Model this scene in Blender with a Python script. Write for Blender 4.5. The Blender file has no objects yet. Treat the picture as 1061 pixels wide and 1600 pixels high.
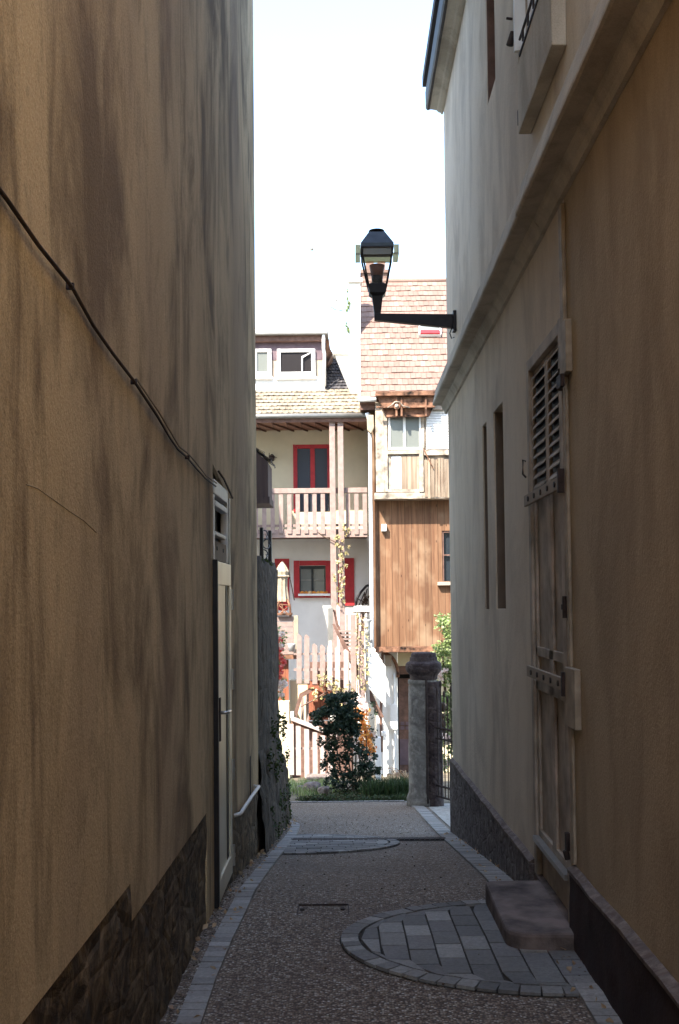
import bpy, math, random
import numpy as np
from mathutils import Vector
random.seed(11)
SC = bpy.context.scene
COL = SC.collection
R = math.radians

# ------------------------------------------------------------------ camera
FPX = 1740.0
PITCH, ROLL = R(2.4), 0.010
CX, CY = 530.5, 800.0
VPX, VPY = 541.0, 935.0
def basis(yaw):
    F = Vector((-math.sin(yaw)*math.cos(PITCH), math.cos(yaw)*math.cos(PITCH), math.sin(PITCH)))
    R0 = Vector((math.cos(yaw), math.sin(yaw), 0)); U0 = R0.cross(F)
    c, s = math.cos(ROLL), math.sin(ROLL)
    return R0*c - U0*s, U0*c + R0*s, F
yaw = 0.0
for _ in range(30):
    Rv, Uv, Fv = basis(yaw)
    e = CX + FPX*Rv.y/Fv.y - VPX
    yaw -= e/FPX
    if abs(e) < 1e-6: break
Rv, Uv, Fv = basis(yaw)
SH = VPY - (CY - FPX*Uv.y/Fv.y)
def P(px, py, d):
    v = Fv + Rv*((px-CX)/FPX) + Uv*((CY+SH-py)/FPX)
    return v*(d/v.y)
cam = bpy.data.cameras.new('camera'); co = bpy.data.objects.new('camera', cam); COL.objects.link(co)
cam.sensor_fit = 'VERTICAL'; cam.sensor_height = 36; cam.lens = 36*FPX/1600
cam.shift_y = SH/1600.0
cam.clip_start = 0.05; cam.clip_end = 2000
from mathutils import Matrix
M = Matrix((( Rv.x, Uv.x, -Fv.x, 0), (Rv.y, Uv.y, -Fv.y, 0), (Rv.z, Uv.z, -Fv.z, 0), (0, 0, 0, 1)))
co.matrix_world = M
SC.camera = co

# ------------------------------------------------------------------ ground profile
GP = [(-300,-1.62),(-12,-1.6),(0,-1.56),(5.2,-1.575),(6.2,-1.62),(8,-1.875),(10.9,-2.29),(12.6,-2.50),
      (16,-2.90),(18.2,-3.13),(22,-3.55),(25,-3.85),(40,-4.4),(400,-5)]
def gz(y):
    for (a, za), (b, zb) in zip(GP, GP[1:]):
        if y <= b:
            return za + (zb-za)*(y-a)/(b-a)
    return GP[-1][1]
def G(px, py):
    lo, hi = 2.0, 40.0
    for _ in range(50):
        m = (lo+hi)/2; p = P(px, py, m)
        if p.z > gz(m): lo = m
        else: hi = m
    return P(px, py, lo)

# ------------------------------------------------------------------ mesh builder
class MB:
    def __init__(s): s.v = []; s.f = []
    def add(s, vs, fs):
        o = len(s.v); s.v += [tuple(q) for q in vs]; s.f += [tuple(i+o for i in f) for f in fs]; return s
    def box(s, x0, x1, y0, y1, z0, z1):
        if x0 > x1: x0, x1 = x1, x0
        if y0 > y1: y0, y1 = y1, y0
        if z0 > z1: z0, z1 = z1, z0
        return s.add([(x0,y0,z0),(x1,y0,z0),(x1,y1,z0),(x0,y1,z0),(x0,y0,z1),(x1,y0,z1),(x1,y1,z1),(x0,y1,z1)],
              [(0,3,2,1),(4,5,6,7),(0,1,5,4),(1,2,6,5),(2,3,7,6),(3,0,4,7)])
    def pb(s, px0, py0, px1, py1, d, t, dz=0):      # upright box whose front stands at distance d, seen between two picture corners
        mx, my = (px0+px1)/2, (py0+py1)/2
        return s.box(P(px0,my,d).x, P(px1,my,d).x, d, d+t, P(mx,py1,d).z, P(mx,py0,d).z)
    def poly(s, pts, ext):                           # closed prism: polygon + extrusion vector
        n = len(pts); pts = [Vector(p) for p in pts]; ext = Vector(ext)
        a = Vector((0,0,0))
        for i in range(n): a += pts[i].cross(pts[(i+1)%n])
        if a.dot(ext) > 0: pts = pts[::-1]
        q = [p+ext for p in pts]
        return s.add(pts+q, [tuple(range(n)), tuple(range(2*n-1, n-1, -1))] +
                     [(i+0, i+n, (i+1)%n+n, (i+1)%n)[::1] for i in range(n)])
    def ppoly(s, pxs, d, t):
        return s.poly([P(a, b, d) for a, b in pxs], (0, t, 0))
    def tube(s, pts, r, n=8, cap=True):
        pts = [Vector(p) for p in pts]; rs = r if isinstance(r, (list, tuple)) else [r]*len(pts)
        o = len(s.v); up = None
        for i, p in enumerate(pts):
            t = (pts[min(i+1, len(pts)-1)] - pts[max(i-1, 0)]).normalized()
            if up is None: up = Vector((0,0,1)) if abs(t.z) < .9 else Vector((1,0,0))
            a = t.cross(up).normalized(); b = t.cross(a).normalized(); up = -b if False else up
            for k in range(n):
                th = 2*math.pi*k/n
                s.v.append(tuple(p + a*math.cos(th)*rs[i] + b*math.sin(th)*rs[i]))
        for i in range(len(pts)-1):
            for k in range(n):
                s.f.append((o+i*n+k, o+i*n+(k+1)%n, o+(i+1)*n+(k+1)%n, o+(i+1)*n+k))
        if cap:
            s.f.append(tuple(o+k for k in range(n))[::-1]); s.f.append(tuple(o+(len(pts)-1)*n+k for k in range(n)))
        return s
    def lathe(s, c, prof, n=24, sq=False, ang0=0.0, cap=True):
        o = len(s.v)
        for r, z in prof:
            for k in range(n):
                th = ang0+2*math.pi*k/n
                s.v.append((c[0]+r*math.cos(th), c[1]+r*math.sin(th), c[2]+z))
        for i in range(len(prof)-1):
            for k in range(n):
                s.f.append((o+i*n+k, o+i*n+(k+1)%n, o+(i+1)*n+(k+1)%n, o+(i+1)*n+k))
        if cap:
            s.f.append(tuple(o+k for k in range(n))[::-1]); s.f.append(tuple(o+(len(prof)-1)*n+k for k in range(n)))
        return s
    def blob(s, c, r, jit=.12, seg=10, ring=7, seed=0):
        rn = random.Random(seed); o = len(s.v)
        if not hasattr(r, '__len__'): r = (r, r, r)
        s.v.append((c[0], c[1], c[2]+r[2]))
        for i in range(1, ring):
            ph = math.pi*i/ring
            for k in range(seg):
                th = 2*math.pi*k/seg; j = 1+rn.uniform(-jit, jit)
                s.v.append((c[0]+r[0]*j*math.sin(ph)*math.cos(th), c[1]+r[1]*j*math.sin(ph)*math.sin(th), c[2]+r[2]*j*math.cos(ph)))
        s.v.append((c[0], c[1], c[2]-r[2])); e = len(s.v)-1
        for k in range(seg):
            s.f.append((o, o+1+k, o+1+(k+1)%seg)); b = o+1+(ring-2)*seg
            s.f.append((e, b+(k+1)%seg, b+k))
        for i in range(ring-2):
            for k in range(seg):
                a = o+1+i*seg
                s.f.append((a+k, a+seg+k, a+seg+(k+1)%seg, a+(k+1)%seg))
        return s
    def leaves(s, c, r, n, size, surf=.5, seed=0, droop=0.0):
        rn = random.Random(seed)
        for _ in range(n):
            u = Vector((rn.gauss(0,1), rn.gauss(0,1), rn.gauss(0,1))).normalized()
            k = rn.random()**surf
            p = Vector((c[0]+u.x*r[0]*k, c[1]+u.y*r[1]*k, c[2]+u.z*r[2]*k))
            a = Vector((rn.gauss(0,1), rn.gauss(0,1), rn.gauss(0,.7)-droop)).normalized()
            b = a.cross(Vector((rn.gauss(0,1), rn.gauss(0,1), rn.gauss(0,1)))).normalized()
            nn = a.cross(b)
            L = size*rn.uniform(.6, 1.25); W = L*rn.uniform(.28, .42)
            s.add([p-a*L*.5, p+b*W+nn*L*.08, p+a*L*.5, p-b*W+nn*L*.08], [(0,1,2,3)])
        return s

def wloc(o):
    v = Vector((0,0,0))
    while o is not None: v += Vector(o.location); o = o.parent
    return v
def build(mb, name, mat, parent=None, loc=None, smooth=False, bevel=0, sub=0):
    me = bpy.data.meshes.new(name); 
    base = wloc(parent) if parent else Vector(loc or (0,0,0))
    me.from_pydata([(a-base.x, b-base.y, c-base.z) for a, b, c in mb.v], [], mb.f)
    me.validate(); me.update()
    me.materials.append(mat)
    if smooth:
        me.polygons.foreach_set('use_smooth', [True]*len(me.polygons))
    o = bpy.data.objects.new(name, me); COL.objects.link(o)
    if parent: o.parent = parent
    else: o.location = base
    if bevel:
        m = o.modifiers.new('bevel', 'BEVEL'); m.width = bevel; m.segments = 2; m.limit_method = 'ANGLE'; m.angle_limit = R(35)
    return o
def tag(o, label=None, cat=None, group=None, kind=None):
    if label: o['label'] = label
    if cat: o['category'] = cat
    if group: o['group'] = group
    if kind: o['kind'] = kind
    return o
def thing(name, label, cat, loc, group=None):
    o = bpy.data.objects.new(name, None); COL.objects.link(o); o.location = Vector(loc); o.empty_display_size = .2
    return tag(o, label, cat, group)

# wall sheet with openings: m(u, v, w) maps along / up / into the wall
def holed(mb, m, u0, u1, v0, v1, holes, t, nu=0):
    us = sorted(set([u0, u1] + [h[i] for h in holes for i in (0, 1)])); vs = sorted(set([v0, v1] + [h[i] for h in holes for i in (2, 3)]))
    inh = lambda a, b: any(h[0] < a < h[1] and h[2] < b < h[3] for h in holes)
    for a, b in zip(us, us[1:]):
        for c, d in zip(vs, vs[1:]):
            if not inh((a+b)/2, (c+d)/2):
                mb.add([m(a,c,0), m(b,c,0), m(b,d,0), m(a,d,0)], [(0,1,2,3)])
    for a, b, c, d in [h[:4] for h in holes]:
        mb.add([m(a,c,0), m(a,c,t), m(a,d,t), m(a,d,0)], [(0,1,2,3)])
        mb.add([m(b,c,0), m(b,c,t), m(b,d,t), m(b,d,0)], [(3,2,1,0)])
        mb.add([m(a,c,0), m(b,c,0), m(b,c,t), m(a,c,t)], [(0,1,2,3)])
        mb.add([m(a,d,0), m(b,d,0), m(b,d,t), m(a,d,t)], [(3,2,1,0)])
    return mb

# ------------------------------------------------------------------ materials
class NT:
    def __init__(s, name):
        s.m = bpy.data.materials.new(name); s.m.use_nodes = True; s.t = s.m.node_tree; s.n = s.t.nodes; s.l = s.t.links
        s.b = s.n['Principled BSDF']; s.b.inputs['Roughness'].default_value = .85
        s.b.inputs['Specular IOR Level'].default_value = .25
        s.tc = s.n.new('ShaderNodeTexCoord'); s.geo = s.n.new('ShaderNodeNewGeometry')
    def link(s, a, b): s.l.new(a, b)
    def coord(s, scale=(1,1,1), world=True):
        mp = s.n.new('ShaderNodeMapping'); mp.inputs['Scale'].default_value = scale
        s.link(s.geo.outputs['Position'] if world else s.tc.outputs['Object'], mp.inputs['Vector']); return mp.outputs[0]
    def noise(s, scale=1, detail=4, rough=.55, sc=(1,1,1), dist=0):
        n = s.n.new('ShaderNodeTexNoise'); n.inputs['Scale'].default_value = scale; n.inputs['Detail'].default_value = detail
        n.inputs['Roughness'].default_value = rough; n.inputs['Distortion'].default_value = dist
        s.link(s.coord(sc), n.inputs['Vector']); return n.outputs['Fac']
    def voro(s, scale=1, sc=(1,1,1), feat='F1', out='Distance'):
        n = s.n.new('ShaderNodeTexVoronoi'); n.feature = feat; n.inputs['Scale'].default_value = scale
        s.link(s.coord(sc), n.inputs['Vector']); return n.outputs[out]
    def ramp(s, fac, stops):
        r = s.n.new('ShaderNodeValToRGB'); e = r.color_ramp.elements
        while len(e) < len(stops): e.new(.5)
        for i, (p, c) in enumerate(stops):
            e[i].position = p; e[i].color = (c if hasattr(c, '__len__') else (c, c, c)) + (1,) if hasattr(c, '__len__') else (c, c, c, 1)
        s.link(fac, r.inputs[0]); return r.outputs[0]
    def mix(s, fac, a, b, mode='MIX'):
        x = s.n.new('ShaderNodeMix'); x.data_type = 'RGBA'; x.blend_type = mode
        for sock, v in ((x.inputs[0], fac), (x.inputs[6], a), (x.inputs[7], b)):
            if isinstance(v, (int, float)): sock.default_value = v
            elif isinstance(v, tuple): sock.default_value = v + (1,)
            else: s.link(v, sock)
        return x.outputs[2]
    def math(s, op, a, b=0.0):
        x = s.n.new('ShaderNodeMath'); x.operation = op
        for sock, v in ((x.inputs[0], a), (x.inputs[1], b)):
            if isinstance(v, (int, float)): sock.default_value = v
            else: s.link(v, sock)
        return x.outputs[0]
    def color(s, c):
        if isinstance(c, tuple): s.b.inputs['Base Color'].default_value = c + (1,)
        else: s.link(c, s.b.inputs['Base Color'])
        return s
    def bump(s, h, strength=.4, dist=.02):
        b = s.n.new('ShaderNodeBump'); b.inputs['Strength'].default_value = strength; b.inputs['Distance'].default_value = dist
        s.link(h, b.inputs['Height']); s.link(b.outputs[0], s.b.inputs['Normal']); return s
    def set(s, **k):
        for a, v in k.items(): s.b.inputs[a.replace('_', ' ')].default_value = v
        return s

def m_plain(name, c, rough=.7, var=.12, scale=6, metal=0, bump=.15):
    t = NT(name); n = t.noise(scale, 5)
    dark = tuple(x*(1-var*2) for x in c); light = tuple(min(1, x*(1+var)) for x in c)
    t.color(t.ramp(n, [(.3, dark), (.7, light)])).bump(t.noise(scale*9, 3), bump, .004)
    t.set(Roughness=rough, Metallic=metal); return t.m
def m_stucco(name, base, dark, light, streak=1.0, grain=.5, tint=None, ys=1.0):
    t = NT(name)
    s1 = t.noise(1.9, 7, .64, (1.5, 1.2*ys, .42), .7)      # long vertical streaks
    s2 = t.noise(.6, 6, .6, (1, .9*ys, .5), .9)         # broad patches
    s3 = t.noise(5, 6, .68, (1.4, 1.3*ys, .3), .5)            # thin runs
    g = t.noise(150, 3, .8); s4 = t.noise(3.2, 8, .72, (1.6, 1.4*ys, .42), .2); s5 = t.noise(26, 5, .75)
    c = t.mix(t.ramp(s2, [(.36, 0), (.66, 1)]), base, light)
    c = t.mix(t.math('MULTIPLY', t.ramp(s1, [(.46, 0), (.62, 1)]), .8*streak), c, dark)
    c = t.mix(t.math('MULTIPLY', t.ramp(s3, [(.52, 0), (.75, 1)]), .45*streak), c, dark)
    c = t.mix(t.math('MULTIPLY', t.ramp(s4, [(.585, 0), (.61, 1)]), .22*streak), c, dark)
    c = t.mix(t.math('MULTIPLY', t.ramp(s5, [(.56, 0), (.66, 1)]), .28*grain), c, dark)
    c = t.mix(t.math('MULTIPLY', t.ramp(t.noise(4.4, 8, .75, (1.2, 1.2*ys, .6)), [(.62, 0), (.645, 1)]), .25), c, light)
    if tint: c = t.mix(t.ramp(t.noise(.9, 3, .5, (1,1,.3)), [(.5, 0), (.68, .6)]), c, tint)
    c = t.mix(.55*grain, c, t.ramp(g, [(.3, (.1,.1,.1)), (.7, (.9,.9,.9))]), 'OVERLAY')
    t.color(c)
    h = t.math('ADD', t.math('MULTIPLY', t.noise(60, 4, .65), .5), t.math('MULTIPLY', t.noise(3, 3), 1.2))
    t.bump(h, .55, .012); t.set(Roughness=.92); return t.m
def m_stone(name, a, b, c3, scale=5, bump=.8):
    t = NT(name)
    v = t.voro(scale, (1, .55, 1.1), 'DISTANCE_TO_EDGE'); n = t.noise(scale*1.2, 7, .65, dist=.8)
    c = t.ramp(n, [(.3, a), (.5, b), (.7, c3)])
    c = t.mix(t.ramp(t.noise(14, 4, .7), [(.5, 0), (.8, .5)]), c, tuple(min(1, x*2) for x in c3))
    t.color(c); t.bump(t.math('ADD', t.math('MULTIPLY', t.ramp(v, [(0, 0), (.12, 1)]), .3), n), bump, .05); t.set(Roughness=.9); return t.m
def m_planks(name, a, b, knots, axis='x', pitch=.14, grain=(24, 24, 1.2)):
    t = NT(name)
    sx = t.n.new('ShaderNodeSeparateXYZ'); t.link(t.geo.outputs['Position'], sx.inputs[0])
    u = t.math('DIVIDE', sx.outputs[{'x': 0, 'y': 1, 'z': 2}[axis]], pitch)
    fl = t.math('FLOOR', u); fr = t.math('FRACT', u)
    wn = t.n.new('ShaderNodeTexWhiteNoise'); wn.noise_dimensions = '1D'; t.link(fl, wn.inputs['W'])
    gr = t.noise(1, 6, .65, grain, .4)
    c = t.mix(t.ramp(gr, [(.3, 0), (.72, 1)]), a, b)
    c = t.mix(.35, c, t.ramp(wn.outputs['Value'], [(0, (.25,.25,.25)), (1, (.8,.8,.8))]), 'OVERLAY')
    c = t.mix(t.ramp(t.noise(2.2, 3, .5, (1, 1, .7)), [(.5, 0), (.7, .5)]), c, knots)
    kn = t.voro(1.0, (7, 7, 2.6)); c = t.mix(t.ramp(kn, [(.05, .8), (.11, 0)]), c, tuple(x*.35 for x in a))
    gap = t.ramp(fr, [(.0, 1), (.05, 0), (.95, 0), (1, 1)])
    c = t.mix(t.math('MULTIPLY', gap, .7), c, tuple(x*.25 for x in a))
    t.color(c); t.bump(t.math('SUBTRACT', t.math('MULTIPLY', gr, .3), gap), .5, .01); t.set(Roughness=.8); return t.m
def m_island(name, cols, rough=.85, grain=40, bump=.3, gr=.35, dist=.004):
    t = NT(name); st = [(i/(len(cols)-1)*.999, c) for i, c in enumerate(cols)]
    c = t.ramp(t.geo.outputs['Random Per Island'], st)
    c = t.mix(gr, c, t.ramp(t.noise(grain, 5, .7), [(.3, (.15,.15,.15)), (.7, (.85,.85,.85))]), 'OVERLAY')
    c = t.mix(t.ramp(t.noise(1.3, 4, .6), [(.45, 0), (.75, .45)]), c, tuple(x*.5 for x in cols[0]))
    t.color(c); t.bump(t.noise(grain*1.5, 4, .7), bump, dist); t.set(Roughness=rough); return t.m
def m_leaf(name, cols):
    t = NT(name); st = [(i/(len(cols)-1)*.999, c) for i, c in enumerate(cols)]
    t.color(t.ramp(t.geo.outputs['Random Per Island'], st)); t.set(Roughness=.55)
    tr = t.n.new('ShaderNodeBsdfTranslucent'); t.link(t.ramp(t.geo.outputs['Random Per Island'], st), tr.inputs[0])
    mx = t.n.new('ShaderNodeMixShader'); mx.inputs[0].default_value = .3
    t.link(t.b.outputs[0], mx.inputs[1]); t.link(tr.outputs[0], mx.inputs[2]); t.link(mx.outputs[0], t.n['Material Output'].inputs[0]); return t.m
def m_glass(name, c=(.02,.025,.03), rough=.06, spec=.6):
    t = NT(name); t.color(c).set(Roughness=rough); t.b.inputs['Specular IOR Level'].default_value = spec
    t.bump(t.noise(2, 2), .08, .02); return t.m
def m_clear(name, tint=(.95,.95,.9), fac=.1):
    t = NT(name); tr = t.n.new('ShaderNodeBsdfTransparent'); tr.inputs[0].default_value = tint+(1,)
    mx = t.n.new('ShaderNodeMixShader'); mx.inputs[0].default_value = fac; t.color((.5,.5,.45)).set(Roughness=.1)
    t.link(tr.outputs[0], mx.inputs[1]); t.link(t.b.outputs[0], mx.inputs[2]); t.link(mx.outputs[0], t.n['Material Output'].inputs[0]); return t.m

K = {}
K['left'] = m_stucco('ochre_render', (.6,.455,.27), (.17,.12,.07), (.7,.55,.34), 1.1, .8, (.33,.24,.17), .8)
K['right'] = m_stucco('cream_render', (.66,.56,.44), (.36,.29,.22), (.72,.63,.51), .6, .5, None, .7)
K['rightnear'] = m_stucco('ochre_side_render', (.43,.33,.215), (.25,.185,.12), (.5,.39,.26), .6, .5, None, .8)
K['trim'] = m_stucco('cornice_render', (.5,.44,.35), (.24,.2,.15), (.58,.52,.42), .6, .35)
K['cream'] = m_plain('painted_timber_cream', (.38,.31,.23), .7, .2, 9)
K['stone'] = m_stone('rubble_stone', (.025,.016,.01), (.08,.055,.033), (.25,.18,.105), 6)
K['moss'] = m_stone('mossy_wall', (.012,.008,.006), (.035,.023,.016), (.075,.052,.036), 3.5)
K['plinth_far'] = m_stone('grey_stone_plinth', (.045,.032,.033), (.11,.09,.085), (.24,.21,.2), 9, .5)
K['plinth_near'] = m_stucco('maroon_plinth_render', (.04,.022,.022), (.02,.012,.013), (.06,.036,.034), .8, .5)
K['cap'] = m_stone('plinth_cap_mortar', (.09,.06,.055), (.16,.125,.11), (.25,.21,.185), 8, .4)
def m_aggregate():
    t = NT('exposed_aggregate')
    col = t.voro(95, out='Color'); d = t.voro(95)
    sx = t.n.new('ShaderNodeSeparateColor'); t.link(col, sx.inputs[0])
    c = t.ramp(sx.outputs[0], [(0, (.08,.052,.036)), (.35, (.19,.13,.09)), (.65, (.28,.21,.155)), (.9, (.42,.36,.29)), (.99, (.6,.56,.5))])
    c = t.mix(t.ramp(d, [(.35, 0), (.75, .85)]), c, (.05,.04,.035))
    c = t.mix(t.ramp(t.noise(1.1, 4, .6), [(.4, 0), (.72, .45)]), c, (.11,.085,.07))
    c = t.mix(t.ramp(t.noise(2.6, 7, .7, (1, .5, 1)), [(.56, 0), (.7, .35)]), c, (.3,.25,.2))
    c = t.mix(t.ramp(t.noise(9, 5, .7), [(.66, 0), (.72, .5)]), c, (.05,.04,.03))
    t.color(c); t.bump(t.math('SUBTRACT', 1.0, d), .7, .006); t.set(Roughness=.8); return t.m
K['agg'] = m_aggregate()
K['paver'] = m_island('block_paving', [(.15,.145,.14), (.24,.23,.215), (.12,.115,.11), (.34,.325,.3), (.18,.17,.165), (.21,.2,.19)], .8, 60, .35)
K['kerb'] = m_island('kerb_blocks', [(.27,.255,.235), (.34,.32,.3), (.23,.215,.2), (.38,.355,.33)], .8, 60, .35)
K['lining'] = m_plain('dull_brown_lining', (.17,.13,.1), .9)
K['gritmat'] = m_island('grit', [(.06,.045,.035), (.2,.16,.12), (.12,.09,.07), (.3,.26,.21)])
K['joint'] = m_plain('paving_joint', (.04,.035,.03), .95)
K['soil'] = m_plain('earth', (.16,.13,.09), .95, .4, 3, 0, .6)
K['gravel'] = m_plain('pale_gravel', (.4,.37,.33), .9, .25, 20, 0, .6)
K['sand'] = m_plain('pale_sandy_ground', (.5,.42,.3), .9, .15, 5, 0, .4)
K['step'] = m_plain('doorstep_stone', (.17,.13,.115), .8, .35, 7, 0, .9)
K['gutterdark'] = m_plain('dark_zinc_gutter', (.06,.06,.06), .6, .2, 8)
K['black'] = m_plain('dark_painted_iron', (.016,.013,.015), .5, .2, 20, .0, .1)
K['iron'] = m_plain('rusty_iron', (.045,.03,.026), .7, .3, 20, .1, .3)
K['lamproof'] = m_plain('lantern_sheet_metal', (.04,.045,.05), .35, .2, 8, .5, .05)
K['amber'] = m_clear('yellowed_pane', (.55,.48,.32), .35)
K['clear'] = m_clear('lantern_glass', (.97,.97,.96), .06)
K['copperglass'] = m_plain('lamp_holder_brown', (.16,.06,.04), .4)
K['white'] = m_plain('white_render', (.74,.72,.67), .9, .06, 2, 0, .3)
K['creamwall'] = m_plain('cream_gallery_render', (.6,.52,.36), .9, .06, 2, 0, .3)
K['offwhite'] = m_plain('white_paint', (.72,.71,.68), .5, .06, 8)
K['redpaint'] = m_plain('red_paint', (.42,.03,.035), .5, .12, 8)
K['picket'] = m_plain('pinkish_brown_paint', (.27,.195,.17), .75, .12, 10)
K['picketlit'] = m_plain('sunlit_pinkish_paint', (.4,.32,.29), .75, .12, 10)  # lit copy of the picket paint, sunlight put into the colour
K['brown'] = m_plain('brown_stained_timber', (.15,.085,.065), .75, .2, 10)
K['brownred'] = m_planks('red_brown_boards', (.2,.07,.04), (.28,.1,.055), (.15,.05,.03))
K['violet'] = m_plain('dark_violet_brown_cladding', (.13,.09,.1), .8, .12, 8)
K['beige'] = m_plain('beige_cladding', (.33,.27,.21), .8, .08, 8)
K['wood'] = m_planks('larch_cladding', (.1,.046,.024), (.19,.104,.057), (.33,.235,.15))
K['weather'] = m_planks('weathered_boards', (.17,.12,.08), (.34,.27,.2), (.1,.06,.04), 'x', .1)
K['bayside'] = m_plain('peeling_white_timber', (.4,.33,.26), .85, .4, 5, 0, .4)
K['darkwood'] = m_planks('dark_rough_boards', (.05,.03,.028), (.09,.06,.05), (.03,.02,.02), 'y', .12)
K['rot'] = m_plain('weathered_brown_beam', (.2,.1,.06), .85, .5, 7, 0, .8)
K['tile_p'] = m_island('pink_clay_tiles', [(.18,.112,.088), (.215,.138,.112), (.195,.125,.1), (.24,.165,.135)], .85, 20, .3, .2)
K['tile_b'] = m_island('buff_clay_tiles', [(.17,.14,.1), (.24,.2,.15), (.2,.165,.12), (.28,.24,.19)], .85, 20, .3, .2)
K['tile_d'] = m_island('dark_tiles', [(.04,.038,.042), (.07,.065,.07), (.12,.11,.11)], .8, 20, .3, .2)
K['zinc'] = m_plain('zinc', (.25,.24,.22), .45, .1, 6, .5, .05)
K['pipe'] = m_plain('white_downpipe_paint', (.66,.68,.68), .4, .05, 8)
K['glass'] = m_glass('window_glass')
K['glasspale'] = m_glass('sheer_curtained_glass', (.15,.16,.145), .15)
K['glassdark'] = m_glass('dark_open_window', (.012,.009,.009), .5, .2)
K['navy'] = m_glass('dark_blue_door_panel', (.03,.036,.05), .35, .3)
K['dark'] = m_plain('dark_interior', (.012,.01,.009), .9)
K['doormetal'] = m_plain('cream_painted_metal_door', (.62,.58,.44), .32, .08, 4, 0, .05)
K['steel'] = m_plain('brushed_steel', (.5,.49,.47), .3, .08, 10, .8, .05)
K['doorwood'] = m_plain('old_cream_door_paint', (.42,.35,.28), .75, .22, 6, 0, .35)
K['pillar'] = m_stone('lichened_pillar_stone', (.08,.07,.063), (.15,.138,.125), (.24,.225,.2), 4, .2)
K['pillardark'] = m_stone('blackened_pillar_stone', (.02,.013,.013), (.05,.035,.035), (.09,.07,.065), 6, .5)
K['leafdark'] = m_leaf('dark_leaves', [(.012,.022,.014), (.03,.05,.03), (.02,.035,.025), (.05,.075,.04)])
K['leafbright'] = m_leaf('bright_leaves', [(.12,.17,.05), (.2,.27,.09), (.26,.32,.13), (.4,.42,.25)])
K['leafpale'] = m_leaf('pale_autumn_leaves', [(.45,.38,.18), (.6,.52,.3), (.32,.3,.12), (.55,.4,.22)])
K['grass'] = m_leaf('grass_blades', [(.025,.05,.015), (.045,.085,.025), (.03,.04,.015), (.07,.1,.035)])
K['cover'] = m_leaf('ground_cover_leaves', [(.03,.05,.02), (.06,.09,.03), (.09,.08,.04), (.03,.035,.02)])
K['dry'] = m_leaf('dry_grass_blades', [(.45,.3,.17), (.55,.4,.25), (.36,.2,.12)])
K['petalred'] = m_leaf('red_petals', [(.6,.03,.04), (.7,.12,.1), (.75,.35,.3)])
K['petalorange'] = m_leaf('orange_petals', [(.8,.3,.05), (.85,.48,.12), (.7,.2,.03), (.88,.65,.35)])
K['petalpale'] = m_leaf('pale_pink_petals', [(.8,.68,.62), (.85,.78,.72), (.8,.58,.52)])
K['stem'] = m_plain('plant_stems', (.07,.045,.03), .9)
K['cloth'] = m_plain('cream_canvas', (.34,.28,.2), .9, .15, 8)
K['rubber'] = m_plain('cable_black', (.06,.04,.03), .7)
K['mossgreen'] = m_leaf('moss_tufts', [(.03,.045,.012), (.06,.08,.02), (.025,.02,.012)])
K['planter'] = m_plain('pale_galvanised_metal', (.5,.5,.49), .5, .1, 8, .3)

# ------------------------------------------------------------------ SETTING: ground
XL, XR = -0.70, 1.02
mb = MB()
ys = [-300,-60,-20,-12,-6,-3] + [i*.5 for i in range(-4, 60)] + [32,36,40,60,100,200,400]
xs = [-300,-80,-30,-12,-6,-3,-1.5,-.7,0,.5,1.02,2,3,6,12,30,80,300]
for y in ys:
    for x in xs: mb.v.append((x, y, gz(y)-.012))
n = len(xs)
for j in range(len(ys)-1):
    for i in range(n-1): mb.f.append((j*n+i, j*n+i+1, (j+1)*n+i+1, (j+1)*n+i))
tag(build(mb, 'ground', K['soil'], smooth=True), kind='structure')
def strip(name, mat, pts_l, pts_r, lift):
    m = MB()
    for (a, b) in zip(pts_l, pts_r):
        m.v += [(a[0], a[1], gz(a[1])+lift), (b[0], b[1], gz(b[1])+lift)]
    for i in range(len(pts_l)-1): m.f.append((2*i, 2*i+1, 2*i+3, 2*i+2))
    return tag(build(m, name, mat), kind='structure')
yy = [-12+.4*i for i in range(71)]
yend = 16.1
yy = [y for y in yy if y < yend] + [yend]
strip('path', K['agg'], [(-.72 if y < 12.7 else -.95-.5*(y-12.7), y) for y in yy], [(1.05 if y < 10.9 else (1.05 if y < 14.4 else 1.1), y) for y in yy], 0)
# unseen pale ground behind the camera, added to bounce warm light into the alley
m = MB(); m.box(-30, 30, -60, -12.05, -1.8, -1.5); tag(build(m, 'bounce_ground', K['sand']), kind='structure')
m = MB()
for i in range(5):
    pass
strip('gravel_path', K['gravel'], [(1.06, y) for y in (10.9, 12, 13, 14.4, 15.5)], [(4.5, y) for y in (10.9, 12, 13, 14.4, 15.5)], 0.002)

def brick(m, cx, cy, lx, ly, ang, lift=.004, h=.012, gap=.006, clip=None):
    hx, hy = lx/2-gap/2, ly/2-gap/2; ca, sa = math.cos(ang), math.sin(ang)
    j = random.uniform(-.0015, .0025); pts = []
    for a, b in ((-hx,-hy),(hx,-hy),(hx,hy),(-hx,hy)):
        x, y = cx+a*ca-b*sa, cy+a*sa+b*ca; pts.append((x, y, gz(y)+lift+h+j))
    lo = [(x, y, z-h-.01) for x, y, z in pts]
    m.add(lo+pts, [(4,5,6,7),(0,1,5,4),(1,2,6,5),(2,3,7,6),(3,0,4,7)])
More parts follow.
